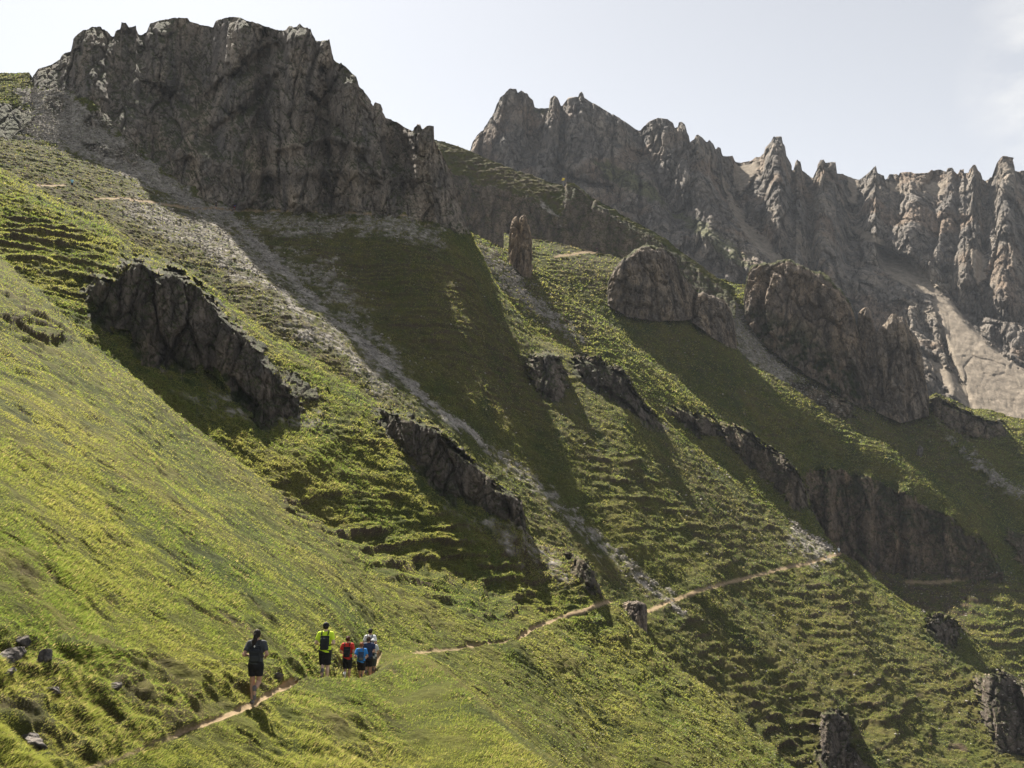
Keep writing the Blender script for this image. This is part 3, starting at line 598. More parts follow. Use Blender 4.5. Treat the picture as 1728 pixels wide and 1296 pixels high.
# ================================================================= finish the near spurs
def R_(nm, label, cat, group=None): return (nm, M_ROCK, dict(label=label, cat=cat, group=group))
PATH = ('path', M_PATH, dict(kind='structure'))
OUT = 'dark rock bands set in the grass spurs'
finish(L1, 'hillside', lam=1.25, rockL=2.6, rock_amp=.8, rtint=(.74, .7, .67), names={9: PATH,
  1: R_('rock_band', 'broad dark rock face with a humped grassy top at the head of the nearest spur', 'rock band', OUT),
  2: R_('rock_band', 'long slanting dark rock band with a ragged edge halfway down the nearest spur', 'rock band', OUT),
  3: R_('rock_outcrop', 'small crumbling dark outcrop just above the bend of the trail', 'rock outcrop', OUT),
  4: R_('rock_outcrop', 'low broken rock patch beside the lower end of the humped rock face', 'rock outcrop', OUT)})
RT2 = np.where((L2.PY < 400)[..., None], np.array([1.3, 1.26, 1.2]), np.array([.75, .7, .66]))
OB = 'small grey outcrops on the scree below the great crag'
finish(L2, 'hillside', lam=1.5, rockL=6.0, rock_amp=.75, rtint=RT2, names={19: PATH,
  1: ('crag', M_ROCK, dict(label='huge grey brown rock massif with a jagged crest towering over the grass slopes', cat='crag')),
  2: R_('rock_outcrop', 'upright twin dark rock slab under the turf lip of the second spur', 'rock outcrop', OUT),
  3: R_('rock_band', 'row of dark vertical slabs stepping down the edge of the second spur', 'rock band', OUT),
  4: R_('rock_outcrop', 'small dark rocky knob on the ridge below the trail corner', 'rock outcrop', OUT),
  5: R_('rock_band', 'shadowed grey cliff at the lower end of the ridge, near the frame edge', 'rock band', OUT),
  6: R_('rock_outcrop', 'dark craggy block standing in the grass gully at the very bottom', 'rock outcrop', OUT),
  7: R_('rock_outcrop', 'grey lumpy outcrop at the photo edge above the bright grass shoulder', 'rock outcrop', OB),
  8: R_('rock_outcrop', 'pale pyramid shaped outcrop in the middle of the scree below the crag', 'rock outcrop', OB),
  9: R_('rock_outcrop', 'blocky cracked boulder outcrop at the lower edge of the scree', 'rock outcrop', OB),
  10: R_('rock_outcrop', 'small grey outcrop high on the scree by the grassy skyline', 'rock outcrop', OB),
  11: R_('rock_outcrop', 'low slanting rock slab half buried in the scree', 'rock outcrop', OB)})
finish(L3, 'hillside', lam=1.6, rockL=3.6, rock_amp=.8, rtint=(.85, .78, .7), names={
  1: R_('rock_fin', 'line of steep dark fins with one sunlit edge on the third spur', 'rock fin', OUT),
  2: R_('rock_band', 'short shaded rock band just above the row of fins', 'rock band', OUT)})
finish(L4, 'hillside', lam=1.7, rockL=5.0, rock_amp=.85, rtint=(.9, .76, .62), names={9: PATH,
  1: ('cliff', M_ROCK, dict(label='tall dark cliff with ochre sunlit buttresses beneath a bright grass brow', cat='cliff')),
  2: R_('rock_outcrop', 'pale broken outcrop at the frame edge past the end of the dark cliff', 'rock outcrop', OUT)})
finish(L5, 'hillside', lam=1.8, rockL=4.0, rock_amp=.8, rtint=(.95, .87, .78), names={
  1: R_('rock_outcrop', 'brown rocky edge under the grass lip beside the foot of the grey crag ridge', 'rock outcrop', OUT),
  2: R_('rock_band', 'narrow crest of pale rocks behind the grass edge of the fourth spur', 'rock band', OUT)})
finish(L6, 'hillside', lam=2.0, rockL=4.5, rock_amp=.55, rtint=(.78, .70, .61), names={
  1: ('cliff', M_ROCK, dict(label='broad shaded brown cliff behind the slender rock tower', cat='cliff')),
  2: ('cliff', M_ROCK, dict(label='dark sloping rock wall running down from the yellow signpost', cat='cliff'))})
# ================================================================= free standing rocks
def stand(name, label, cat, top, bottom, on, thick, rockL, amp=.5, group=None, tint=(1.15, 1.08, 1.0), dx=1.1, nv=110, turf=0, notch=(), moss=0):
    """a rock with a traced outline, a bulging front and a back: closed all round"""
    t = np.array(top, float); b = np.array(bottom, float)
    x0, x1 = max(t[0, 0], b[0, 0]), min(t[-1, 0], b[-1, 0])
    n = max(int((x1-x0)/dx), 12)
    u = np.linspace(0, 1, n); px = x0+(x1-x0)*u
    d = gsm(np.array([at(on, x, np.interp(x, b[:, 0], b[:, 1]), False)[1] for x in px]), n/10)-.3
    yt = np.interp(px, t[:, 0], t[:, 1]); yb = np.maximum(np.interp(px, b[:, 0], b[:, 1]), yt+2)
    v = np.linspace(0, 1, nv)[:, None]
    Y = yt+(yb+6-yt)*v; X = np.broadcast_to(px, Y.shape)
    e = np.sqrt(np.clip(1-(2*u-1)**2, 0, 1))
    prof = thick*(e**.7)*(.55+.45*v)*np.sqrt(np.clip(v*12, 0, 1))
    for l_, w_, m_ in notch: prof = prof-m_*np.exp(-(line_d(X, Y, l_)/w_)**2)
    dd = d+(1-v)*thick*.35
    F = unproj(X, Y, dd-prof*.5); Bk = unproj(X, Y, dd+thick*(.25+.75*e)*(.4+.6*v))
    Bk[..., :] += 0
    # back rows run from the foot up to the crest, then the front comes down
    P = np.concatenate([Bk[::-1][:-1:2], F]); 
    N = normals(P); Pf = P.astype(F32)
    s_ = np.concatenate([v[::-1][:-1:2], v])
    dsp = rock_disp(Pf, rockL); tone = rock_disp.tone
    dsp = dsp*amp*np.clip(.35+3*np.minimum(s_, .3), 0, 1)
    dsp = dsp*np.clip(e*3, .25, 1)
    V = Pf*np.array([-1, -1, -.3], F32); V /= np.linalg.norm(V, axis=-1, keepdims=True)
    front = (np.arange(P.shape[0]) >= P.shape[0]-nv)[:, None, None]
    Pn = Pf+np.where(front, N*.3+V*.7, N)*dsp[..., None]
    n1 = fbm(Pf, rockL*1.2, 4, .6, off=14.0, zs=.6); n2 = fbm(Pf, rockL*.5, 4, .6, off=21.0, zs=.25)
    c = lerp(lerp(ROCK_A, ROCK_B, np.clip(.3+.9*n1, 0, 1)), ROCK_C, np.clip(.2+.9*n2, 0, 1))*np.array(tint)*tone[..., None]
    if turf:
        g = sstep(turf, 0, s_*(yb-yt)[None, :]+turf*.6*fbm(Pf, rockL*.4, 3))
        c = lerp(c, GRASS_A*1.1, np.broadcast_to(g, c.shape[:2]))
    if moss: c = lerp(c, GRASS_D*1.1, np.broadcast_to(sstep(1-moss, 1-moss*.3, s_), c.shape[:2])*np.clip(.45+1.5*fbm(Pf, rockL*.7, 4, .65, off=81.0), 0, 1))
    R, C = P.shape[:2]; idx = np.arange(R*C, dtype=np.int32).reshape(R, C)
    q = np.stack([idx[:-1, :-1], idx[1:, :-1], idx[1:, 1:], idx[:-1, 1:]], -1).reshape(-1, 4)
    o = mesh_obj(name, Pn.reshape(-1, 3), q, M_ROCK, col=c.reshape(-1, 3))
    return tag(o, label, cat, group)
stand('rock_tower', 'slender free standing rock tower with a split top, glowing brown on the slope', 'rock tower',
  [(859,433),(860,392),(864,373),(868,366),(872,364),(874,374),(876,378),(877,367),(880,364),(884,362),(888,364),(890,368),(891,378),(893,379),(895,384),(896,405),(897,458)],
  [(859,437),(870,447),(880,458),(897,464)], L3, 5.5, 2.4, .8, tint=(1.5, 1.3, 1.05), dx=.5, nv=150, notch=[([(875,366),(876,410),(872,450)], 1.6, 1.6)])
stand('rock_block', 'massive rounded grey rock block with a vertical face above shaded grass', 'rock block',
  [(1025,505),(1026,478),(1029,466),(1035,457),(1042,446),(1050,437),(1058,430),(1067,424),(1075,418),(1084,415),(1095,414),(1105,416),(1116,417),(1125,422),(1134,427),(1140,433),(1144,444),(1147,457),(1154,466),(1160,473),(1167,481),(1172,488),(1175,510)],
  [(1025,508),(1040,518),(1060,527),(1100,532),(1150,535),(1175,533)], L4, 12, 5.0, .9, tint=(1.1, 1.04, .97), turf=5, notch=[([(1128,440),(1120,480),(1118,530)], 6, 1.5), ([(1070,440),(1080,530)], 5, 1.0)])
stand('rock_block', 'lower jointed rock buttress leaning against the foot of the rounded block', 'rock block',
  [(1167,536),(1170,508),(1176,497),(1186,492),(1196,497),(1206,498),(1214,504),(1222,506),(1231,518),(1236,530),(1239,550),(1244,582)],
  [(1167,538),(1185,552),(1205,564),(1225,577),(1244,588)], L4, 9, 4.0, .9)
stand('crag', 'large grey rock ridge with a turf topped crest and streaked face', 'crag',
  [(1255,524),(1257,490),(1260,468),(1264,454),(1270,446),(1280,444),(1296,442),(1308,440),(1325,436),(1333,437),(1340,442),(1350,446),(1367,454),(1385,460),(1398,472),(1408,480),(1419,488),(1428,500),(1437,511),(1441,522),(1444,540),(1450,560),(1458,580),(1470,600)],
  [(1255,528),(1280,566),(1300,584),(1340,612),(1400,648),(1440,672),(1470,690)], L5, 16, 6.5, .9, tint=(1.1, 1.0, .9), turf=5, nv=150, moss=.6,
  notch=[([(1292,450),(1285,520)], 5, 1.6), ([(1365,470),(1345,520),(1330,560)], 5, 2.0), ([(1420,500),(1415,600)], 6, 2)])
stand('rock_pinnacle', 'short rock pinnacle wedged between the grey ridge and the bigger spire', 'rock pinnacle',
  [(1441,640),(1446,545),(1449,527),(1455,521),(1461,517),(1466,520),(1471,527),(1474,545),(1480,560),(1486,640)],
  [(1441,660),(1486,690)], L5, 9, 4.0, .8, dx=.7)
stand('rock_pinnacle', 'broad pointed rock spire at the lower end of the grey crag ridge', 'rock pinnacle',
  [(1476,640),(1481,560),(1488,552),(1495,546),(1500,536),(1506,528),(1511,531),(1517,535),(1523,534),(1528,539),(1532,548),(1535,556),(1542,562),(1549,571),(1553,582),(1556,594),(1560,615),(1564,650),(1567,690)],
  [(1476,688),(1520,708),(1567,696)], L5, 12, 5, .9, dx=.8, notch=[([(1531,560),(1533,690)], 3, 2.0), ([(1500,580),(1498,690)], 4, 1.2)])
stand('rock_outcrop', 'small dark rock plug where the trail rounds the nearest spur', 'rock outcrop',
  [(1042,1030),(1046,1020),(1054,1017),(1060,1014),(1068,1015),(1076,1013),(1084,1016),(1090,1020),(1093,1030),(1092,1048)],
  [(1042,1036),(1060,1052),(1080,1072),(1092,1070)], L2, 4.0, 1.5, .8, dx=.6, nv=80)
# ================================================================= grass blades (nobody could count them)
def blades(s, name, n, hmin, hpx, wpx, y0=-1e9, y1=1e9, dmax=1e9, seed=1, region=None, lean=.35):
    r = np.random.default_rng(seed)
    R, C = s.shape
    g = (1-np.clip(s.rock*1.5, 0, 1))*(1-s.scn)*(1-np.clip(s.path*1.6, 0, 1))
    g = g*(s.PY > y0)*(s.PY < y1)*(s.D < dmax)*(s.PX > -30)*(s.PX < 1758)*(s.PY < 1330)
    g = g*(np.arange(R)[:, None] > s.K-3)
    # fewer where the ground is bare
    g = g*np.clip(1-s.brown*.35, .1, 1)
    dy = np.abs(np.gradient(s.PY, axis=0)); g = g*np.clip(dy, .15, 4)
    p = g.ravel().astype(np.float64); p /= p.sum()
    idx = np.searchsorted(np.cumsum(p), r.random(n)); idx = np.clip(idx, 0, R*C-1)
    i, j = idx//C, idx % C
    i1 = np.minimum(i+1, R-1); j1 = np.minimum(j+1, C-1)
    a = r.random((n, 1)).astype(F32); b = r.random((n, 1)).astype(F32)
    P = s.Pf[i, j]*(1-a)*(1-b)+s.Pf[i1, j]*a*(1-b)+s.Pf[i, j1]*(1-a)*b+s.Pf[i1, j1]*a*b
    Nn = s.N[i, j]; D = s.D[i, j].astype(F32); pm = D/1024.0
    n1 = fbm(P, 2.2, 3, off=41.0); n2 = fbm(P, .7, 2, off=43.0)
    h = np.maximum(hmin, hpx*pm)*(.6+.6*r.random(n))*np.clip(1+.55*n1+.4*n2, .4, 2.0)
    wd = np.maximum(.006, wpx*pm)*(.6+.8*r.random(n))
    az = r.random(n)*2*np.pi
    out = np.stack([np.cos(az), np.sin(az), 0*az], -1)
    up = .55*np.array([0, 0, 1])+.45*Nn
    dr = up+lean*out*(.4+r.random((n, 1)))+np.array([.28, -.05, -.05])
    dr /= np.linalg.norm(dr, axis=1)[:, None]
    side = np.cross(dr, np.stack([np.cos(az*3.1), np.sin(az*3.1), 0*az], -1)); side /= np.linalg.norm(side, axis=1)[:, None]+1e-6
    hv = h[:, None]; wv = wd[:, None]*.5
    bend = np.array([.30, 0, -.42])*hv*(.3+r.random((n, 1)))
    base = P-Nn*.02-dr*.03
    mid = base+dr*hv*.55; tip = base+dr*hv+bend*.6
    V = np.stack([base-side*wv, base+side*wv, mid-side*wv*.75+bend*.12, mid+side*wv*.75+bend*.12, tip], 1).reshape(-1, 3)
    k = np.arange(n, dtype=np.int32)[:, None]*5
    T = np.concatenate([k+np.array([0, 1, 3]), k+np.array([0, 3, 2]), k+np.array([2, 3, 4])], 1).reshape(-1, 3)
    c0 = np.array([.118, .155, .030]); c1 = np.array([.222, .212, .054]); c2 = np.array([.28, .225, .10])
    t = np.clip(.45+.7*fbm(P, 7.0, 3, off=51.0)+.5*(r.random(n)-.5), 0, 1)
    c = lerp(c0, c1, t); dry = (r.random(n) < .10+.12*np.clip(n1, 0, 1)+.25*np.clip(s.brown[i, j], 0, 1))
    c[dry] = c2*(.7+.5*r.random((dry.sum(), 1)))
    c *= (.8+.35*r.random((n, 1)))
    o = mesh_obj(name, V, T, M_BLADE, col=np.repeat(c, 5, 0)); tag(o, kind='stuff')
    return o
blades(L1, 'grass', 560000, .12, 2.1, .55, seed=11, dmax=128)
blades(L2, 'grass', 190000, .15, 1.4, .42, seed=12)
blades(L3, 'grass', 30000, .2, 1.6, .65, seed=13)
blades(L4, 'grass', 40000, .2, 1.5, .65, seed=14)
blades(L5, 'grass', 25000, .2, 1.5, .65, seed=15)
# ================================================================= runners and hikers
# Every body is one continuous skin: tapered limbs blended in a distance field, then meshed (surface nets).
def sd_cap(Q, a, b, ra, rb):
    a = np.array(a, F32); b = np.array(b, F32); e = b-a
    t = np.clip(((Q-a)@e)/(e@e+1e-9), 0, 1)
    return np.linalg.norm(Q-a-t[..., None]*e, axis=-1)-(ra+(rb-ra)*t)
def sd_ell(Q, c, r):
    r = np.array(r, F32); q = (Q-np.array(c, F32))/r; k = np.linalg.norm(q, axis=-1)
    return (k-1)*r.min()*.5+(k-1)*r.mean()*.5
def smin(a, b, k):
    h = np.clip(.5+.5*(b-a)/k, 0, 1); return b+(a-b)*h-k*h*(1-h)
def sd_box(Q, c, h, r):
    q = np.abs(Q-np.array(c, F32))-(np.array(h, F32)-r)
    return np.linalg.norm(np.maximum(q, 0), axis=-1)+np.minimum(q.max(-1), 0)-r
def nets(fn, lo, hi, res):
    """surface nets of fn < 0"""
    lo = np.array(lo, F32); n = np.ceil((np.array(hi, F32)-lo)/res).astype(int)+1
    G = np.stack(np.meshgrid(*[lo[i]+res*np.arange(n[i], dtype=F32) for i in range(3)], indexing='ij'), -1)
    f = fn(G).astype(F32); s = f < 0
    c = np.zeros(tuple(n-1)+(3,), F32); w = np.zeros(tuple(n-1), F32)
    X, Y, Z = n
    sl = lambda o: tuple(slice(o[i], n[i]-1+o[i]) for i in range(3))
    cor = [(i, j, k) for i in (0, 1) for j in (0, 1) for k in (0, 1)]
    for p in cor:
        for ax in range(3):
            if p[ax]: continue
            q = list(p); q[ax] = 1
            fa, fb = f[sl(p)], f[sl(q)]; m = (fa < 0) != (fb < 0)
            t = np.where(m, fa/np.where(m, fa-fb, 1), 0)
            pt = np.zeros(c.shape, F32)
            for d in range(3): pt[..., d] = p[d]
            pt[..., ax] = t
            c += pt*m[..., None]; w += m
    act = w > 0; vid = np.full(act.shape, -1, np.int32); vid[act] = np.arange(act.sum())
    ii = np.argwhere(act); V = lo+res*(ii+c[act]/w[act][:, None])
    F = []
    for ax in range(3):
        a1, a2 = [(1, 2), (2, 0), (0, 1)][ax]
        o = [0, 0, 0]; o[ax] = 1
        s0 = s[tuple(slice(0, n[i]-o[i]) for i in range(3))]; s1 = s[tuple(slice(o[i], n[i]) for i in range(3))]
        ed = np.argwhere(s0 != s1)
        ok = (ed[:, a1] > 0) & (ed[:, a2] > 0) & (ed[:, a1] < n[a1]-1) & (ed[:, a2] < n[a2]-1)
        ed = ed[ok]
        if not len(ed): continue
        e1 = np.zeros(3, int); e1[a1] = 1; e2 = np.zeros(3, int); e2[a2] = 1
        q = np.stack([vid[tuple((ed-d).T)] for d in (e1+e2, e2, 0*e1, e1)], 1)
        fl = s0[tuple(ed.T)]; q[~fl] = q[~fl][:, ::-1]
        F.append(q)
    return V, np.concatenate(F)
MATS = {}
def pm(name, rgb, rough=.8, spec=.25, ns=40, na=.15):
    if name not in MATS: MATS[name] = plain_mat(name, rgb, rough, spec, ns, na)
    return MATS[name]
SKIN = pm('skin', (.42, .25, .17), .6, .35, 25, .08); SKIN2 = pm('pale_skin', (.55, .38, .29), .6, .35, 25, .08)
def pose_run(swing=1, crouch=.0, arm=1.0, stride=1.0):
    """joints of a runner seen from behind (faces +Y); swing: side (+1 right, -1 left) of the leg lifted behind"""
    J = {}
    for sd in (-1, 1):
        k = 'R' if sd > 0 else 'L'
        J['hip'+k] = (.085*sd, 0, .90)
        if sd == swing:
            J['kn'+k] = (.075*sd, .05*stride, .50); J['an'+k] = (.045*sd, -.30*stride, .36+.03*stride); J['to'+k] = (.05*sd, -.27*stride-.05, .20)
        else:
            J['kn'+k] = (.075*sd, .07*stride, .49); J['an'+k] = (.06*sd, -.02, .085); J['to'+k] = (.07*sd, .17, .03)
        fw = -swing*sd*arm   # the arm opposite the lifted leg swings back
        J['sh'+k] = (.175*sd, .03, 1.415)
        J['el'+k] = (.265*sd, -.10-.06*fw, 1.165); J['wr'+k] = (.20*sd, .12-.06*fw, 1.11+.03*fw)
    return J
def pose_stand(arm=0):
    J = {}
    for sd in (-1, 1):
        k = 'R' if sd > 0 else 'L'
        J['hip'+k] = (.085*sd, 0, .90); J['kn'+k] = (.09*sd, .03+.05*sd, .49); J['an'+k] = (.09*sd, -.03+.12*sd, .085); J['to'+k] = (.10*sd, .15+.12*sd, .03)
        J['sh'+k] = (.175*sd, .02, 1.415); J['el'+k] = (.24*sd, -.04, 1.14); J['wr'+k] = (.22*sd, .10, .93)
    return J
def limb(Q, J, k, inf=0.0, which='al'):
    d = None
    if 'l' in which:
        d = smin(sd_cap(Q, J['hip'+k], J['kn'+k], .088+inf, .054+inf), sd_cap(Q, J['kn'+k], J['an'+k], .052+inf, .034+inf), .02)
        m = np.array(J['kn'+k])*.68+np.array(J['an'+k])*.32; m[1] -= .018
        d = smin(d, sd_ell(Q, m, (.05+inf, .058+inf, .10)), .03)
        d = smin(d, sd_cap(Q, J['an'+k], J['to'+k], .034+inf, .026+inf), .02)
    if 'a' in which:
        a = smin(sd_cap(Q, J['sh'+k], J['el'+k], .053+inf, .040+inf), sd_cap(Q, J['el'+k], J['wr'+k], .040+inf, .027+inf), .015)
        d = a if d is None else np.minimum(d, a)
    return d
def torso(Q, inf=0.0, slim=1.0):
    d = sd_ell(Q, (0, -.015, .93), (.165*slim+inf, .122+inf, .15+inf))
    d = smin(d, sd_ell(Q, (0, .0, 1.10), (.138*slim+inf, .10+inf, .17+inf)), .08)
    d = smin(d, sd_ell(Q, (0, .01, 1.29), (.172*slim+inf, .112+inf, .19+inf)), .08)
    return smin(d, sd_cap(Q, (-.14*slim, .02, 1.415), (.14*slim, .02, 1.415), .062+inf, .062+inf), .05)
def hand(Q, J, k, sgn):
    wr = np.array(J['wr'+k]); el = np.array(J['el'+k]); f = (wr-el)/np.linalg.norm(wr-el)
    side = np.cross(f, (0, 0, 1)); side /= np.linalg.norm(side); up = np.cross(side, f)
    pc = wr+f*.05
    d = smin(sd_cap(Q, wr, pc, .027, .03), sd_cap(Q, wr+f*.03+up*.018, wr+f*.085+up*.028, .018, .018), .015)
    d = smin(d, sd_cap(Q, wr+f*.03-up*.018, wr+f*.08-up*.028, .018, .017), .015)
    inn = -sgn*side if sgn else side
    for i, (o, l) in enumerate(((.033, .042), (.012, .048), (-.011, .045), (-.032, .036))):
        a = wr+f*.082+up*o; b = a+f*l*.8+inn*.012; c = b+f*l*.15+inn*.03
        d = np.minimum(d, smin(sd_cap(Q, a, b, .0105, .0095), sd_cap(Q, b, c, .0095, .0085), .004))
    th = wr+f*.03+up*.03; d = smin(d, sd_cap(Q, th, th+f*.035+up*.028+inn*.012, .013, .010), .008)
    return d
def body_fn(J, slim):
    def fn(Q):
        d = torso(Q, 0, slim)
        for k, sg in (('L', -1), ('R', 1)):
            d = smin(d, limb(Q, J, k, 0, 'l'), .035); d = smin(d, limb(Q, J, k, 0, 'a'), .03)
            d = smin(d, hand(Q, J, k, sg), .012)
        d = smin(d, sd_cap(Q, (0, .02, 1.44), (0, .045, 1.54), .06, .052), .03)
        h = sd_ell(Q, (0, .045, 1.625), (.074, .092, .108))
        h = smin(h, sd_ell(Q, (0, .085, 1.575), (.05, .055, .06)), .03)      # jaw
        h = smin(h, sd_cap(Q, (0, .135, 1.635), (0, .152, 1.608), .010, .015), .012)  # nose
        for sx in (-1, 1):
            h = smin(h, sd_ell(Q, (.076*sx, .035, 1.62), (.012, .024, .033)), .008)    # ears
            h = np.maximum(h, -sd_ell(Q, (.03*sx, .142, 1.64), (.016, .012, .010)))     # eye sockets
        h = np.maximum(h, -sd_cap(Q, (-.02, .145, 1.575), (.02, .145, 1.575), .004, .004))  # mouth
        return smin(d, h, .02)
    return fn
def person(loc, H, rz, label, J, shirt=None, shorts=('black_shorts', (.012, .012, .014)), hair=('dark_hair', (.02, .014, .01)), hairstyle='short', cap=None,
           shoe=('grey_shoe', (.12, .11, .11)), skin=SKIN, slim=1.0, res=.011, pack=None, pack_label=None, watch=False, sleeve=.55, hem=.90, leg=.62, group='runners and walkers on the mountain trail'):
    k = H/1.735
    lo, hi = (-.42, -.62, -.02), (.42, .46, 1.78)
    V, F = nets(body_fn(J, slim), lo, hi, res)
    body = mesh_obj('person', V, F, skin); body.location = loc; body.rotation_euler = (0, 0, rz); body.scale = (k, k, k)
    tag(body, label, 'person', group)
    def part(name, fn, mat, lo=lo, hi=hi, r=res, par=body):
        v, f = nets(fn, lo, hi, r)
        return mesh_obj(name, v, f, mat, parent=par)
    if shirt:
        def sh(Q):
            d = torso(Q, .016, slim)
            for kk in 'LR':
                a = np.array(J['sh'+kk]); b = a+(np.array(J['el'+kk])-a)*sleeve
                d = smin(d, sd_cap(Q, a, b, .068, .066), .03)
            d = d+.006*np.sin(Q[..., 2]*38+Q[..., 0]*16)*(Q[..., 2] < 1.25)
            nk = sd_cap(Q, (0, .03, 1.47), (0, .05, 1.7), .066, .085)
            return np.maximum(np.maximum(d, hem-Q[..., 2]-.02*np.abs(Q[..., 0])), -nk)
        part('shirt', sh, pm(*shirt), (-.4, -.3, hem-.05), (.4, .3, 1.55))
    def so(Q):
        d = sd_ell(Q, (0, -.015, .93), (.182*slim, .14, .17))
        for kk in 'LR': d = smin(d, sd_cap(Q, J['hip'+kk], J['kn'+kk], .106, .088), .03)
        lim = None
        for kk in 'LR':
            a = np.array(J['hip'+kk]); b = np.array(J['kn'+kk]); e = (b-a)/np.linalg.norm(b-a)
            t = (Q-a)@e.astype(F32)-(.90-leg)
            sdv = np.where((Q[..., 0] < 0) == (kk == 'L'), t, -9); lim = sdv if lim is None else np.maximum(lim, sdv)
        return np.maximum(np.maximum(d, lim), Q[..., 2]-(hem+.07))
    part('shorts', so, pm(*shorts), (-.36, -.35, .45), (.36, .36, 1.1))
    for kk in 'LR':
        an = np.array(J['an'+kk]); to = np.array(J['to'+kk]); f = (to-an); f /= np.linalg.norm(f)
        dn = np.array([0, 0, -1.0]); dn -= f*(dn@f); dn /= np.linalg.norm(dn)
        heel = an-f*.045+dn*.035; ball = to+dn*.0+f*.02
        fn = lambda Q: smin(smin(sd_cap(Q, heel, ball, .042, .036), sd_cap(Q, an+dn*-.0, heel, .046, .044), .03), sd_cap(Q, heel+dn*.012, ball+dn*.012, .040, .036), .01)
        c = (an+to)/2
        part('shoe', fn, pm(*shoe), c-.24, c+.24, res*.9)
    hm = pm(*hair)
    def hr(Q):
        d = sd_ell(Q, (0, .035, 1.635), (.086, .102, .112))
        d = np.maximum(d, -sd_ell(Q, (0, .14, 1.585), (.075, .095, .115)))
        d = np.maximum(d, 1.555-Q[..., 2]-.25*np.maximum(Q[..., 1], 0))
        d = d+.004*np.sin(Q[..., 0]*150)*np.sin(Q[..., 2]*90)
        if hairstyle == 'long':
            d = smin(d, sd_cap(Q, (-.01, -.055, 1.60), (-.035, -.10, 1.47), .055, .05), .04)
            d = smin(d, sd_cap(Q, (-.035, -.10, 1.48), (-.055, -.13, 1.36), .048, .022), .03)
        if hairstyle == 'bun':
            d = smin(d, sd_ell(Q, (0, -.085, 1.66), (.045, .04, .045)), .02)
        if hairstyle == 'tail':
            d = smin(d, sd_cap(Q, (0, -.06, 1.65), (.01, -.13, 1.56), .03, .014), .02)
        return d
    part('hair', hr, hm, (-.16, -.22, 1.3), (.16, .2, 1.78), res*.9)
    if cap:
        def cp(Q):
            d = np.maximum(sd_ell(Q, (0, .035, 1.645), (.094, .110, .110)), 1.645-Q[..., 2])
            return np.minimum(d, np.maximum(sd_ell(Q, (0, .14, 1.65), (.08, .10, .016)), -Q[..., 1]+.05))
        part('cap', cp, pm(*cap), (-.16, -.2, 1.58), (.16, .3, 1.8), res*.9)
    if watch:
        wr = np.array(J['wrR'])*.85+np.array(J['elR'])*.15; el = np.array(J['elR']); f = (wr-el)/np.linalg.norm(wr-el)
        part('watch', lambda Q: np.minimum(sd_cap(Q, wr-f*.012, wr+f*.012, .033, .033), sd_box(Q, wr+np.array([.03, 0, 0]), (.012, .02, .02), .005)), pm('black_plastic', (.01, .01, .01)), wr-.09, wr+.09, res*.7)
    if pack:
        (pn, prgb), size, trim = pack
        w_, h_, dp = size; yb = -.128-dp*.6
        def bag(Q):
            d = sd_box(Q, (0, yb, 1.20+h_*.5-.14), (w_, dp, h_), .045)
            d = smin(d, sd_box(Q, (0, -.10, 1.25), (w_*1.08, .035, h_*.75), .03), .03)
            return d+.004*np.sin(Q[..., 2]*60)
        v, f = nets(bag, (-.25, -.42, .85), (.25, .02, 1.6), res*.9)
        b = mesh_obj('backpack', v, f, pm(pn, prgb)); b.location = loc; b.rotation_euler = (0, 0, rz); b.scale = (k, k, k)
        tag(b, pack_label, 'backpack', 'running packs worn on backs')
        tm = pm(*trim)
        for sx in (-1, 1):
            pts = [(.09*sx, -.13, 1.40), (.10*sx, -.04, 1.495), (.10*sx, .07, 1.475), (.105*sx, .145, 1.34), (.12*sx, .13, 1.18), (.165*sx, .03, 1.10), (.12*sx, -.11, 1.10)]
            part('strap', lambda Q: np.minimum.reduce([sd_cap(Q, p, q, .020, .020) for p, q in zip(pts[:-1], pts[1:])]), tm, (-.25, -.25, 1.0), (.25, .25, 1.56), res*.9, b)
        part('pocket', lambda Q: sd_box(Q, (0, yb-dp*.75, 1.14+h_*.3-.10), (w_*.8, dp*.5, h_*.42), .03), tm, (-.22, -.46, .85), (.22, .02, 1.5), res*.9, b)
        return body, b
    return body, None
BK = ('black_fabric', (.014, .015, .017)); DG = ('dark_grey_fabric', (.035, .038, .04))
def ground(s, px, py): return at(s, px, py)
def foot(s, px, D):
    """ground point of a sheet nearest to column px and distance D"""
    j = int(round((px-s.px[0])/s.dx)); col = s.Pf[s.K:, j]
    best = int(np.argmin(np.abs(col[:, 1]-D)+.6*np.abs(np.arange(len(col))-np.argmin(np.abs(col[:, 1]-D)))*0))
    return col[best].astype(float).copy()
def put(px, py, D):
    return unproj(np.array(float(px)), np.array(float(py)), np.array(float(D)))
g1 = at(L1, 433, 1183)
woman, wp = person(g1, 1.70, .05, 'woman with long dark hair running in black shorts, last of the runners', pose_run(1, arm=.6), shirt=('charcoal_shirt', (.05, .055, .06)), hairstyle='long',
    slim=.95, pack=(('black_pack', (.018, .021, .024)), (.125, .155, .06), DG), pack_label='black vest pack with a pale emblem on the dark haired woman', leg=.66, hem=.94, skin=SKIN)
em = nets(lambda Q: np.minimum(sd_cap(Q, (0, -.246, 1.345), (0, -.246, 1.385), .006, .012), sd_cap(Q, (-.016, -.246, 1.372), (.016, -.246, 1.372), .008, .008)), (-.05, -.28, 1.31), (.05, -.22, 1.42), .005)
mesh_obj('emblem', em[0], em[1], pm('white_print', (.7, .7, .68)), parent=wp)
def on_path(px, py):
    """path ground under a runner, beyond the grass bank"""
    j = int(round((px-L1.px[0])/L1.dx)); r0, r1 = L1.K+190+190, L1.K+190+190+130
    i = r0+int(np.argmin(np.abs(L1.PY[r0:r1, j]-py))); return L1.Pf[i, j].astype(float).copy()
RUN = []
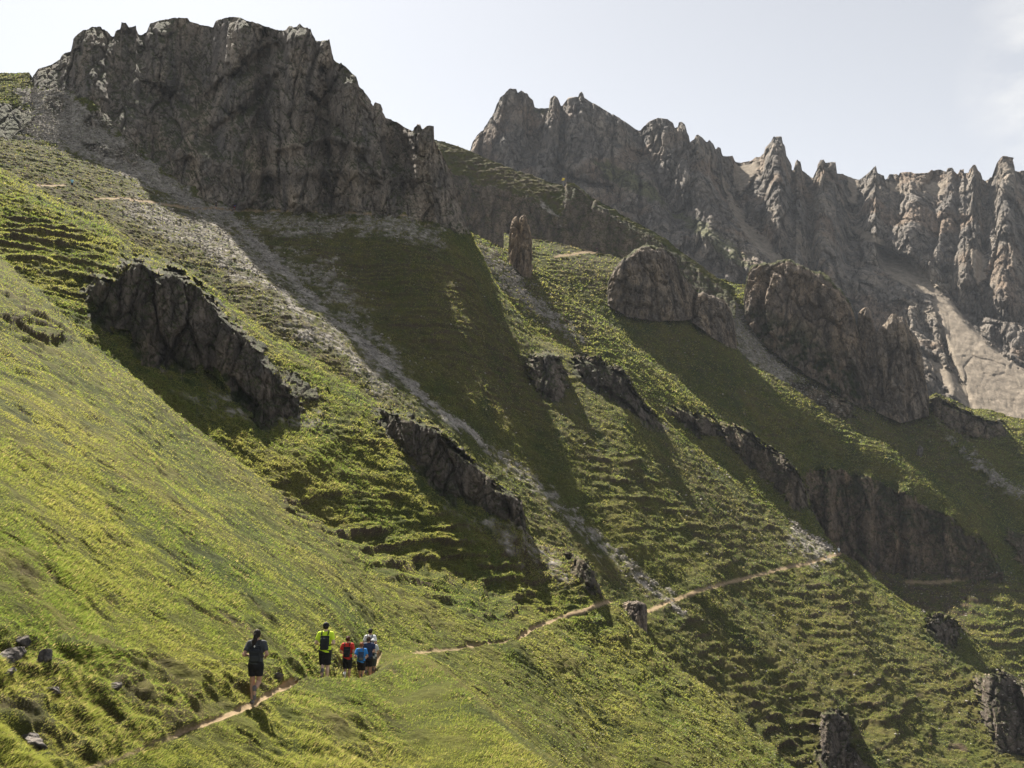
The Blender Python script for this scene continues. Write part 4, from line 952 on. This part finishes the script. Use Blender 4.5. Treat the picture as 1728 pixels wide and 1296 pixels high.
for px, foot, top, rz, lab, kw in (
  (552, 1148, 1050, .0, 'tall man running in a fluorescent yellow shirt and black shorts', dict(J=pose_run(-1, arm=.5, stride=.7), shirt=('neon_yellow_shirt', (.62, .85, .04)), cap=('black_cap', (.012, .012, .014)), watch=True, skin=SKIN2, leg=.54, pack=(('black_pack', (.018, .021, .024)), (.12, .17, .07), BK), pack_label='slim black backpack on the man in fluorescent yellow')),
  (588, 1150, 1074, -.05, 'runner in a red shirt and black shorts, hair tied up', dict(J=pose_run(-1, arm=1, stride=1.0), shirt=('red_shirt', (.55, .03, .02)), hairstyle='bun', hair=('auburn_hair', (.07, .022, .012)), shoe=('white_shoe', (.75, .75, .72)), leg=.55, pack=(('black_pack', (.018, .021, .024)), (.12, .15, .055), BK), pack_label='black vest pack on the runner in the red shirt')),
  (610, 1148, 1081, .05, 'short runner in a bright blue shirt with reddish hair', dict(J=pose_run(1, arm=.8, stride=.8), shirt=('blue_shirt', (.03, .22, .62)), hairstyle='bun', hair=('red_hair', (.20, .07, .03)), leg=.58, pack=(('navy_pack', (.03, .06, .13)), (.11, .14, .055), ('grey_trim', (.12, .14, .15))), pack_label='dark blue patterned pack on the short runner in bright blue')),
  (620, 1143, 1071, .0, 'runner in a navy shirt partly hidden behind the bright blue one', dict(J=pose_run(-1, arm=.7), shirt=('navy_shirt', (.02, .035, .09)), hair=('brown_hair', (.05, .03, .02)), hairstyle='tail', leg=.58)),
  (625.5, 1139, 1076, .1, 'runner in a pale grey shirt, grey shorts and a white cap', dict(J=pose_run(1, arm=.8), shirt=('pale_grey_shirt', (.5, .52, .52)), cap=('white_cap', (.7, .7, .68)), shorts=('grey_shorts', (.06, .07, .07)), leg=.55, pack=(('teal_grey_pack', (.08, .12, .13)), (.11, .14, .05), BK), pack_label='grey pack on the runner in the white cap')),
  (628.5, 1131, 1061, .0, 'man in a white shirt leading the group of runners', dict(J=pose_run(-1, arm=.8), shirt=('white_shirt', (.78, .78, .78)), leg=.55, pack=(('midnight_pack', (.02, .025, .06)), (.12, .16, .06), ('navy_trim', (.03, .04, .1))), pack_label='midnight blue pack on the leading man in white')),
):
    g = on_path(px, foot); H = min(max((foot-top)*g[1]/1728, 1.55), 1.9)
    person(g, H, rz, lab, **kw); RUN.append(g)
def hiker(s, px, py, H, rz, lab, **kw):
    g = at(s, px, py)
    return person(g, H, rz, lab, res=.02, **kw)
hiker(L2, 122, 316, 1.8, .6, 'distant walker in a light blue top on the upper hillside', J=pose_stand(), shirt=('light_blue_shirt', (.25, .5, .6)), shorts=('dark_trousers', (.015, .02, .03)), leg=.5)
hiker(L2, 364, 352, 1.85, .2, 'distant hiker in dark clothes and white cap below the great crag', J=pose_stand(), shirt=('dark_olive_shirt', (.03, .03, .025)), cap=('white_cap', (.7, .7, .68)), shorts=('dark_shorts', (.03, .03, .03)))
hiker(L2, 394, 355, 1.8, -.2, 'distant hiker in a blue top and dark red shorts on the upper trail', J=pose_run(1), shirt=('royal_blue_shirt', (.04, .08, .35)), shorts=('dark_red_shorts', (.2, .03, .03)))
hiker(L2, 1418, 936, 1.75, .3, 'lone distant walker in a pale top at the corner of the trail', J=pose_stand(), shirt=('pale_top', (.62, .66, .66)), cap=('white_cap', (.7, .7, .68)), shorts=('grey_shorts', (.06, .07, .07)))
hiker(L4, 1007, 427, 1.85, .0, 'hiker in dark purple clothes and white cap on the grassy saddle', J=pose_stand(), shirt=('dark_purple_shirt', (.03, .015, .035)), cap=('white_cap', (.7, .7, .68)), shorts=('dark_shorts', (.03, .03, .03)), leg=.5)
# ------------------------------------------------------------------ signpost, boulders, loose stones
def tube(name, a, b, r, mat, parent=None, n=10):
    a = np.array(a, float); b = np.array(b, float); t = np.linspace(0, 2*np.pi, n, endpoint=False)
    e = (b-a)/np.linalg.norm(b-a); u = np.cross(e, (.3, 1, .2)); u /= np.linalg.norm(u); v = np.cross(e, u)
    ring = np.cos(t)[:, None]*u+np.sin(t)[:, None]*v
    V = np.concatenate([a+ring*r, b+ring*r*.9, [a], [b]]); F = []
    for i in range(n):
        j = (i+1) % n; F += [(i, j, n+j), (i, n+j, n+i), (2*n, j, i), (2*n+1, n+i, n+j)]
    return mesh_obj(name, V, np.array(F), mat, parent)
sp = at(L6, 951, 309)
root = bpy.data.objects.new('trail_signpost', None); COL.objects.link(root); root.location = sp
tag(root, 'small yellow trail signpost standing on the grass ridge before the far peaks', 'signpost')
tube('pole', (0, 0, -.3), (0, 0, 3.0), .07, pm('grey_steel', (.4, .4, .38)), root)
def board(z, tipx):
    x0 = -tipx*.55; h = .22; y = -.09
    pr = [(x0, z-h), (tipx*.6, z-h), (tipx*.95, z), (tipx*.6, z+h), (x0, z+h)]
    V = [(x, y-.03, zz) for x, zz in pr]+[(x, y+.03, zz) for x, zz in pr]
    F = [(0, 1, 2), (0, 2, 3), (0, 3, 4), (7, 6, 5), (8, 7, 5), (9, 8, 5)]
    for i in range(5):
        j = (i+1) % 5; F += [(i, 5+i, 5+j), (i, 5+j, j)]
    return mesh_obj('sign_board', V, np.array(F), pm('signal_yellow', (.75, .55, .04), .5), root, smooth=False)
board(2.7, .75); board(2.15, -.75)
def boulder(s, px, py, size, label, seed, sq=(1, .8, .6), cat='boulder', group='loose boulders lying in the grass'):
    r = np.random.default_rng(seed); n = 28
    u = np.linspace(0, np.pi, n)[:, None]; v = np.linspace(0, 2*np.pi, 2*n)[None, :]
    D = np.stack([np.sin(u)*np.cos(v), np.sin(u)*np.sin(v), np.cos(u)+0*v], -1)
    rad = np.full(D.shape[:2], 9.0)
    for _ in range(16):
        nn = r.normal(size=3); nn /= np.linalg.norm(nn); rad = np.minimum(rad, (.62+.35*r.random())/np.maximum(D@nn, .05))
    rad = np.minimum(rad, 1.3)
    P = D*rad[..., None]*np.array(sq)*size
    P = P+D*(fbm((P+seed*7).astype(F32), size*.5, 4, .6)*.09*size)[..., None]
    g = at(s, px, py); N = np.array([.45, -.35, .82])
    o_ = g+np.array([0, 0, size*sq[2]*.25])
    R, C = P.shape[:2]; idx = np.arange(R*C).reshape(R, C)
    q = np.stack([idx[:-1, :-1], idx[1:, :-1], idx[1:, 1:], idx[:-1, 1:]], -1).reshape(-1, 4)
    c = lerp(ROCK_A*1.3, ROCK_C*1.3, np.clip(.4+fbm((P+seed).astype(F32), size*.6, 4, .6), 0, 1))
    o = mesh_obj('boulder', P.reshape(-1, 3), q, M_ROCK, col=c.reshape(-1, 3)); o.location = o_
    o.rotation_euler = (0, r.uniform(.2, .5), r.uniform(0, 6))
    return tag(o, label, cat, group)
for px, py, sz, sq, lab in ((12, 1112, .26, (1.2, .8, .5), 'flat pale lichen covered boulder at the photo edge under the earth bank'), (30, 1092, .19, (1.2, .8, .55), 'dark speckled boulder just above the flat pale one'), (66, 1128, .20, (.7, .6, .9), 'upright grey boulder leaning in the grass below the earth bank'),
   (12, 1140, .14, (1.2, .7, .45), 'low dark boulder below the flat pale one'), (60, 1240, .3, (1.4, .5, .28), 'long thin grey rock slab sunk in the grass near the lower corner'), (289, 1143, .11, (1, .8, .7), 'small white stone shining alone in the grass'), (466, 1146, .2, (1.3, .8, .5), 'pale stone beside the path behind the running woman'),
   (88, 1172, .18, (1.2, .8, .5), 'small grey stone in the tussocks above the long thin slab'), (182, 1171, .16, (1.2, .8, .5), 'small brown stone half hidden among tussocks'),
   (1552, 768, 1.6, (.6, .6, 1.5), 'pale leaning boulder on the shaded grass of the fifth spur')):
    boulder(L5 if px > 1500 else L1, px, py, sz, lab, int(px+py), sq)
def stones(sheets, name, mat):
    Vs, Fs, Cs = [], [], []; k0 = 0
    base = np.array([(1,0,0),(-1,0,0),(0,1,0),(0,-1,0),(0,0,1),(0,0,-1)], F32)
    tri = np.array([(0,2,4),(2,1,4),(1,3,4),(3,0,4),(2,0,5),(1,2,5),(3,1,5),(0,3,5)], np.int32)
    r = np.random.default_rng(99)
    for s, n, pxs, extra in sheets:
        p = (s.scn*(s.PX > -20)*(s.PX < 1750)+extra*s.rock*0+.02*extra*np.clip(s.brown, 0, 1)).ravel().astype(np.float64); p /= p.sum()
        idx = np.clip(np.searchsorted(np.cumsum(p), r.random(n)), 0, p.size-1)
        P = s.Pf.reshape(-1, 3)[idx]; D = s.D.ravel()[idx]/1024.0
        sz = pxs*D*(.35+r.random(n)**3*1.8)
        V = base[None]*(.6+.8*r.random((n, 6, 1)))*sz[:, None, None]*np.array([1, .9, .6])
        an = r.random(n)*6.28; ca, sa = np.cos(an)[:, None], np.sin(an)[:, None]
        V = np.stack([V[..., 0]*ca-V[..., 1]*sa, V[..., 0]*sa+V[..., 1]*ca, V[..., 2]], -1)+P[:, None]+np.array([0, 0, .1])*sz[:, None, None]+r.normal(size=(n, 1, 3))*D[:, None, None]
        Vs.append(V.reshape(-1, 3)); Fs.append((tri[None]+(np.arange(n)*6)[:, None, None]).reshape(-1, 3)+k0); k0 += n*6
        Cs.append(np.repeat(SCREE*(.7+.9*r.random((n, 1))), 6, 0))
    o = mesh_obj(name, np.concatenate(Vs), np.concatenate(Fs), mat, smooth=False, col=np.concatenate(Cs)); tag(o, kind='stuff')
stones([(L2, 26000, .8, 1.0), (L3, 3000, .7, 1.0), (L5, 4000, .7, .5), (L4, 600, .7, 1.0)], 'scree_stones', M_SCREE)
# ------------------------------------------------------------------ camera, sun, sky, air
cd = bpy.data.cameras.new('camera'); cam = bpy.data.objects.new('camera', cd); COL.objects.link(cam)
cd.lens = 36; cd.sensor_width = 36; cd.clip_end = 5000; cd.clip_start = .1
cam.rotation_euler = (math.pi/2+TH, 0, 0); sc.camera = cam
SUN_AZ, SUN_EL = -21.0, 46.8       # degrees left of the view axis, elevation
az, el = math.radians(SUN_AZ), math.radians(SUN_EL)
sv = np.array([math.sin(az)*math.cos(el), math.cos(az)*math.cos(el), math.sin(el)])
sd_ = bpy.data.lights.new('sun', 'SUN'); sd_.energy = 5.0; sd_.angle = math.radians(.5); sd_.color = (1, .93, .82)
so = bpy.data.objects.new('sun', sd_); COL.objects.link(so)
from mathutils import Vector
so.rotation_euler = Vector(sv).to_track_quat('Z', 'Y').to_euler(); so.location = (0, 0, 300)
w = bpy.data.worlds.new('World'); sc.world = w; w.use_nodes = True
nt = w.node_tree; N = nt.nodes; L = nt.links; N.clear()
wo = N.new('ShaderNodeOutputWorld'); bg = N.new('ShaderNodeBackground'); bg.inputs['Strength'].default_value = .05
sk = N.new('ShaderNodeTexSky'); sk.sky_type = 'NISHITA'; sk.sun_disc = False
sk.sun_elevation = el; sk.sun_rotation = az; sk.altitude = 2200; sk.air_density = 1.0; sk.dust_density = 2.5; sk.ozone_density = 1.0
# thin cloud veil high in the sky
tc = N.new('ShaderNodeTexCoord')
hs = N.new('ShaderNodeHueSaturation'); hs.inputs['Saturation'].default_value = .22
L.new(sk.outputs[0], hs.inputs['Color'])
mp = N.new('ShaderNodeMapping'); mp.inputs['Scale'].default_value = (9, 9, 16); L.new(tc.outputs['Generated'], mp.inputs['Vector'])
cn = N.new('ShaderNodeTexNoise'); cn.inputs['Scale'].default_value = 1.0; cn.inputs['Detail'].default_value = 8; cn.inputs['Roughness'].default_value = .6; L.new(mp.outputs[0], cn.inputs['Vector'])
cr = N.new('ShaderNodeMapRange'); cr.inputs[1].default_value = .42; cr.inputs[2].default_value = .62; cr.inputs[3].default_value = 0; cr.inputs[4].default_value = 1; L.new(cn.outputs['Fac'], cr.inputs[0])
# the bank of cloud lies low in the east
dv = N.new('ShaderNodeVectorMath'); dv.operation = 'DOT_PRODUCT'; dv.inputs[1].default_value = tuple(np.array([.53, .75, .35])/np.linalg.norm([.53, .75, .35])); L.new(tc.outputs['Generated'], dv.inputs[0])
dr_ = N.new('ShaderNodeMapRange'); dr_.inputs[1].default_value = .984; dr_.inputs[2].default_value = 1.0; L.new(dv.outputs['Value'], dr_.inputs[0])
mu = N.new('ShaderNodeMath'); mu.operation = 'MULTIPLY'; L.new(cr.outputs[0], mu.inputs[0]); L.new(dr_.outputs[0], mu.inputs[1])
cm = N.new('ShaderNodeMix'); cm.data_type = 'RGBA'; L.new(mu.outputs[0], cm.inputs[0]); L.new(hs.outputs[0], cm.inputs[6]); cm.inputs[7].default_value = (7.0, 6.85, 6.6, 1)
L.new(cm.outputs[2], bg.inputs['Color']); L.new(bg.outputs[0], wo.inputs[0])
sc.view_settings.view_transform = 'Standard'; sc.view_settings.look = 'None'; sc.view_settings.gamma = 1; sc.view_settings.exposure = 1.74
sc.cycles.use_denoising = True
try: sc.cycles.denoiser = 'OPENIMAGEDENOISE'
except Exception: pass
sc.cycles.max_bounces = 6; sc.cycles.diffuse_bounces = 2; sc.cycles.transmission_bounces = 3; sc.cycles.volume_bounces = 0

# the mountain air: far things fade
hv = bpy.data.materials.new('mountain_air'); hv.use_nodes = True; nt = hv.node_tree; nt.nodes.clear()
ho = nt.nodes.new('ShaderNodeOutputMaterial'); pv = nt.nodes.new('ShaderNodeVolumePrincipled')
pv.inputs['Color'].default_value = (.86, .92, 1, 1); pv.inputs['Density'].default_value = .00012; pv.inputs['Anisotropy'].default_value = -.35
nt.links.new(pv.outputs[0], ho.inputs['Volume'])
x0_, x1_, y0_, y1_, z0_, z1_ = -700, 900, -60, 1200, -260, 420
V = [(x, y, z) for x in (x0_, x1_) for y in (y0_, y1_) for z in (z0_, z1_)]
hz = mesh_obj('haze', V, [(0,1,3,2),(4,6,7,5),(0,4,5,1),(2,3,7,6),(0,2,6,4),(1,5,7,3)], hv, smooth=False); tag(hz, kind='stuff')
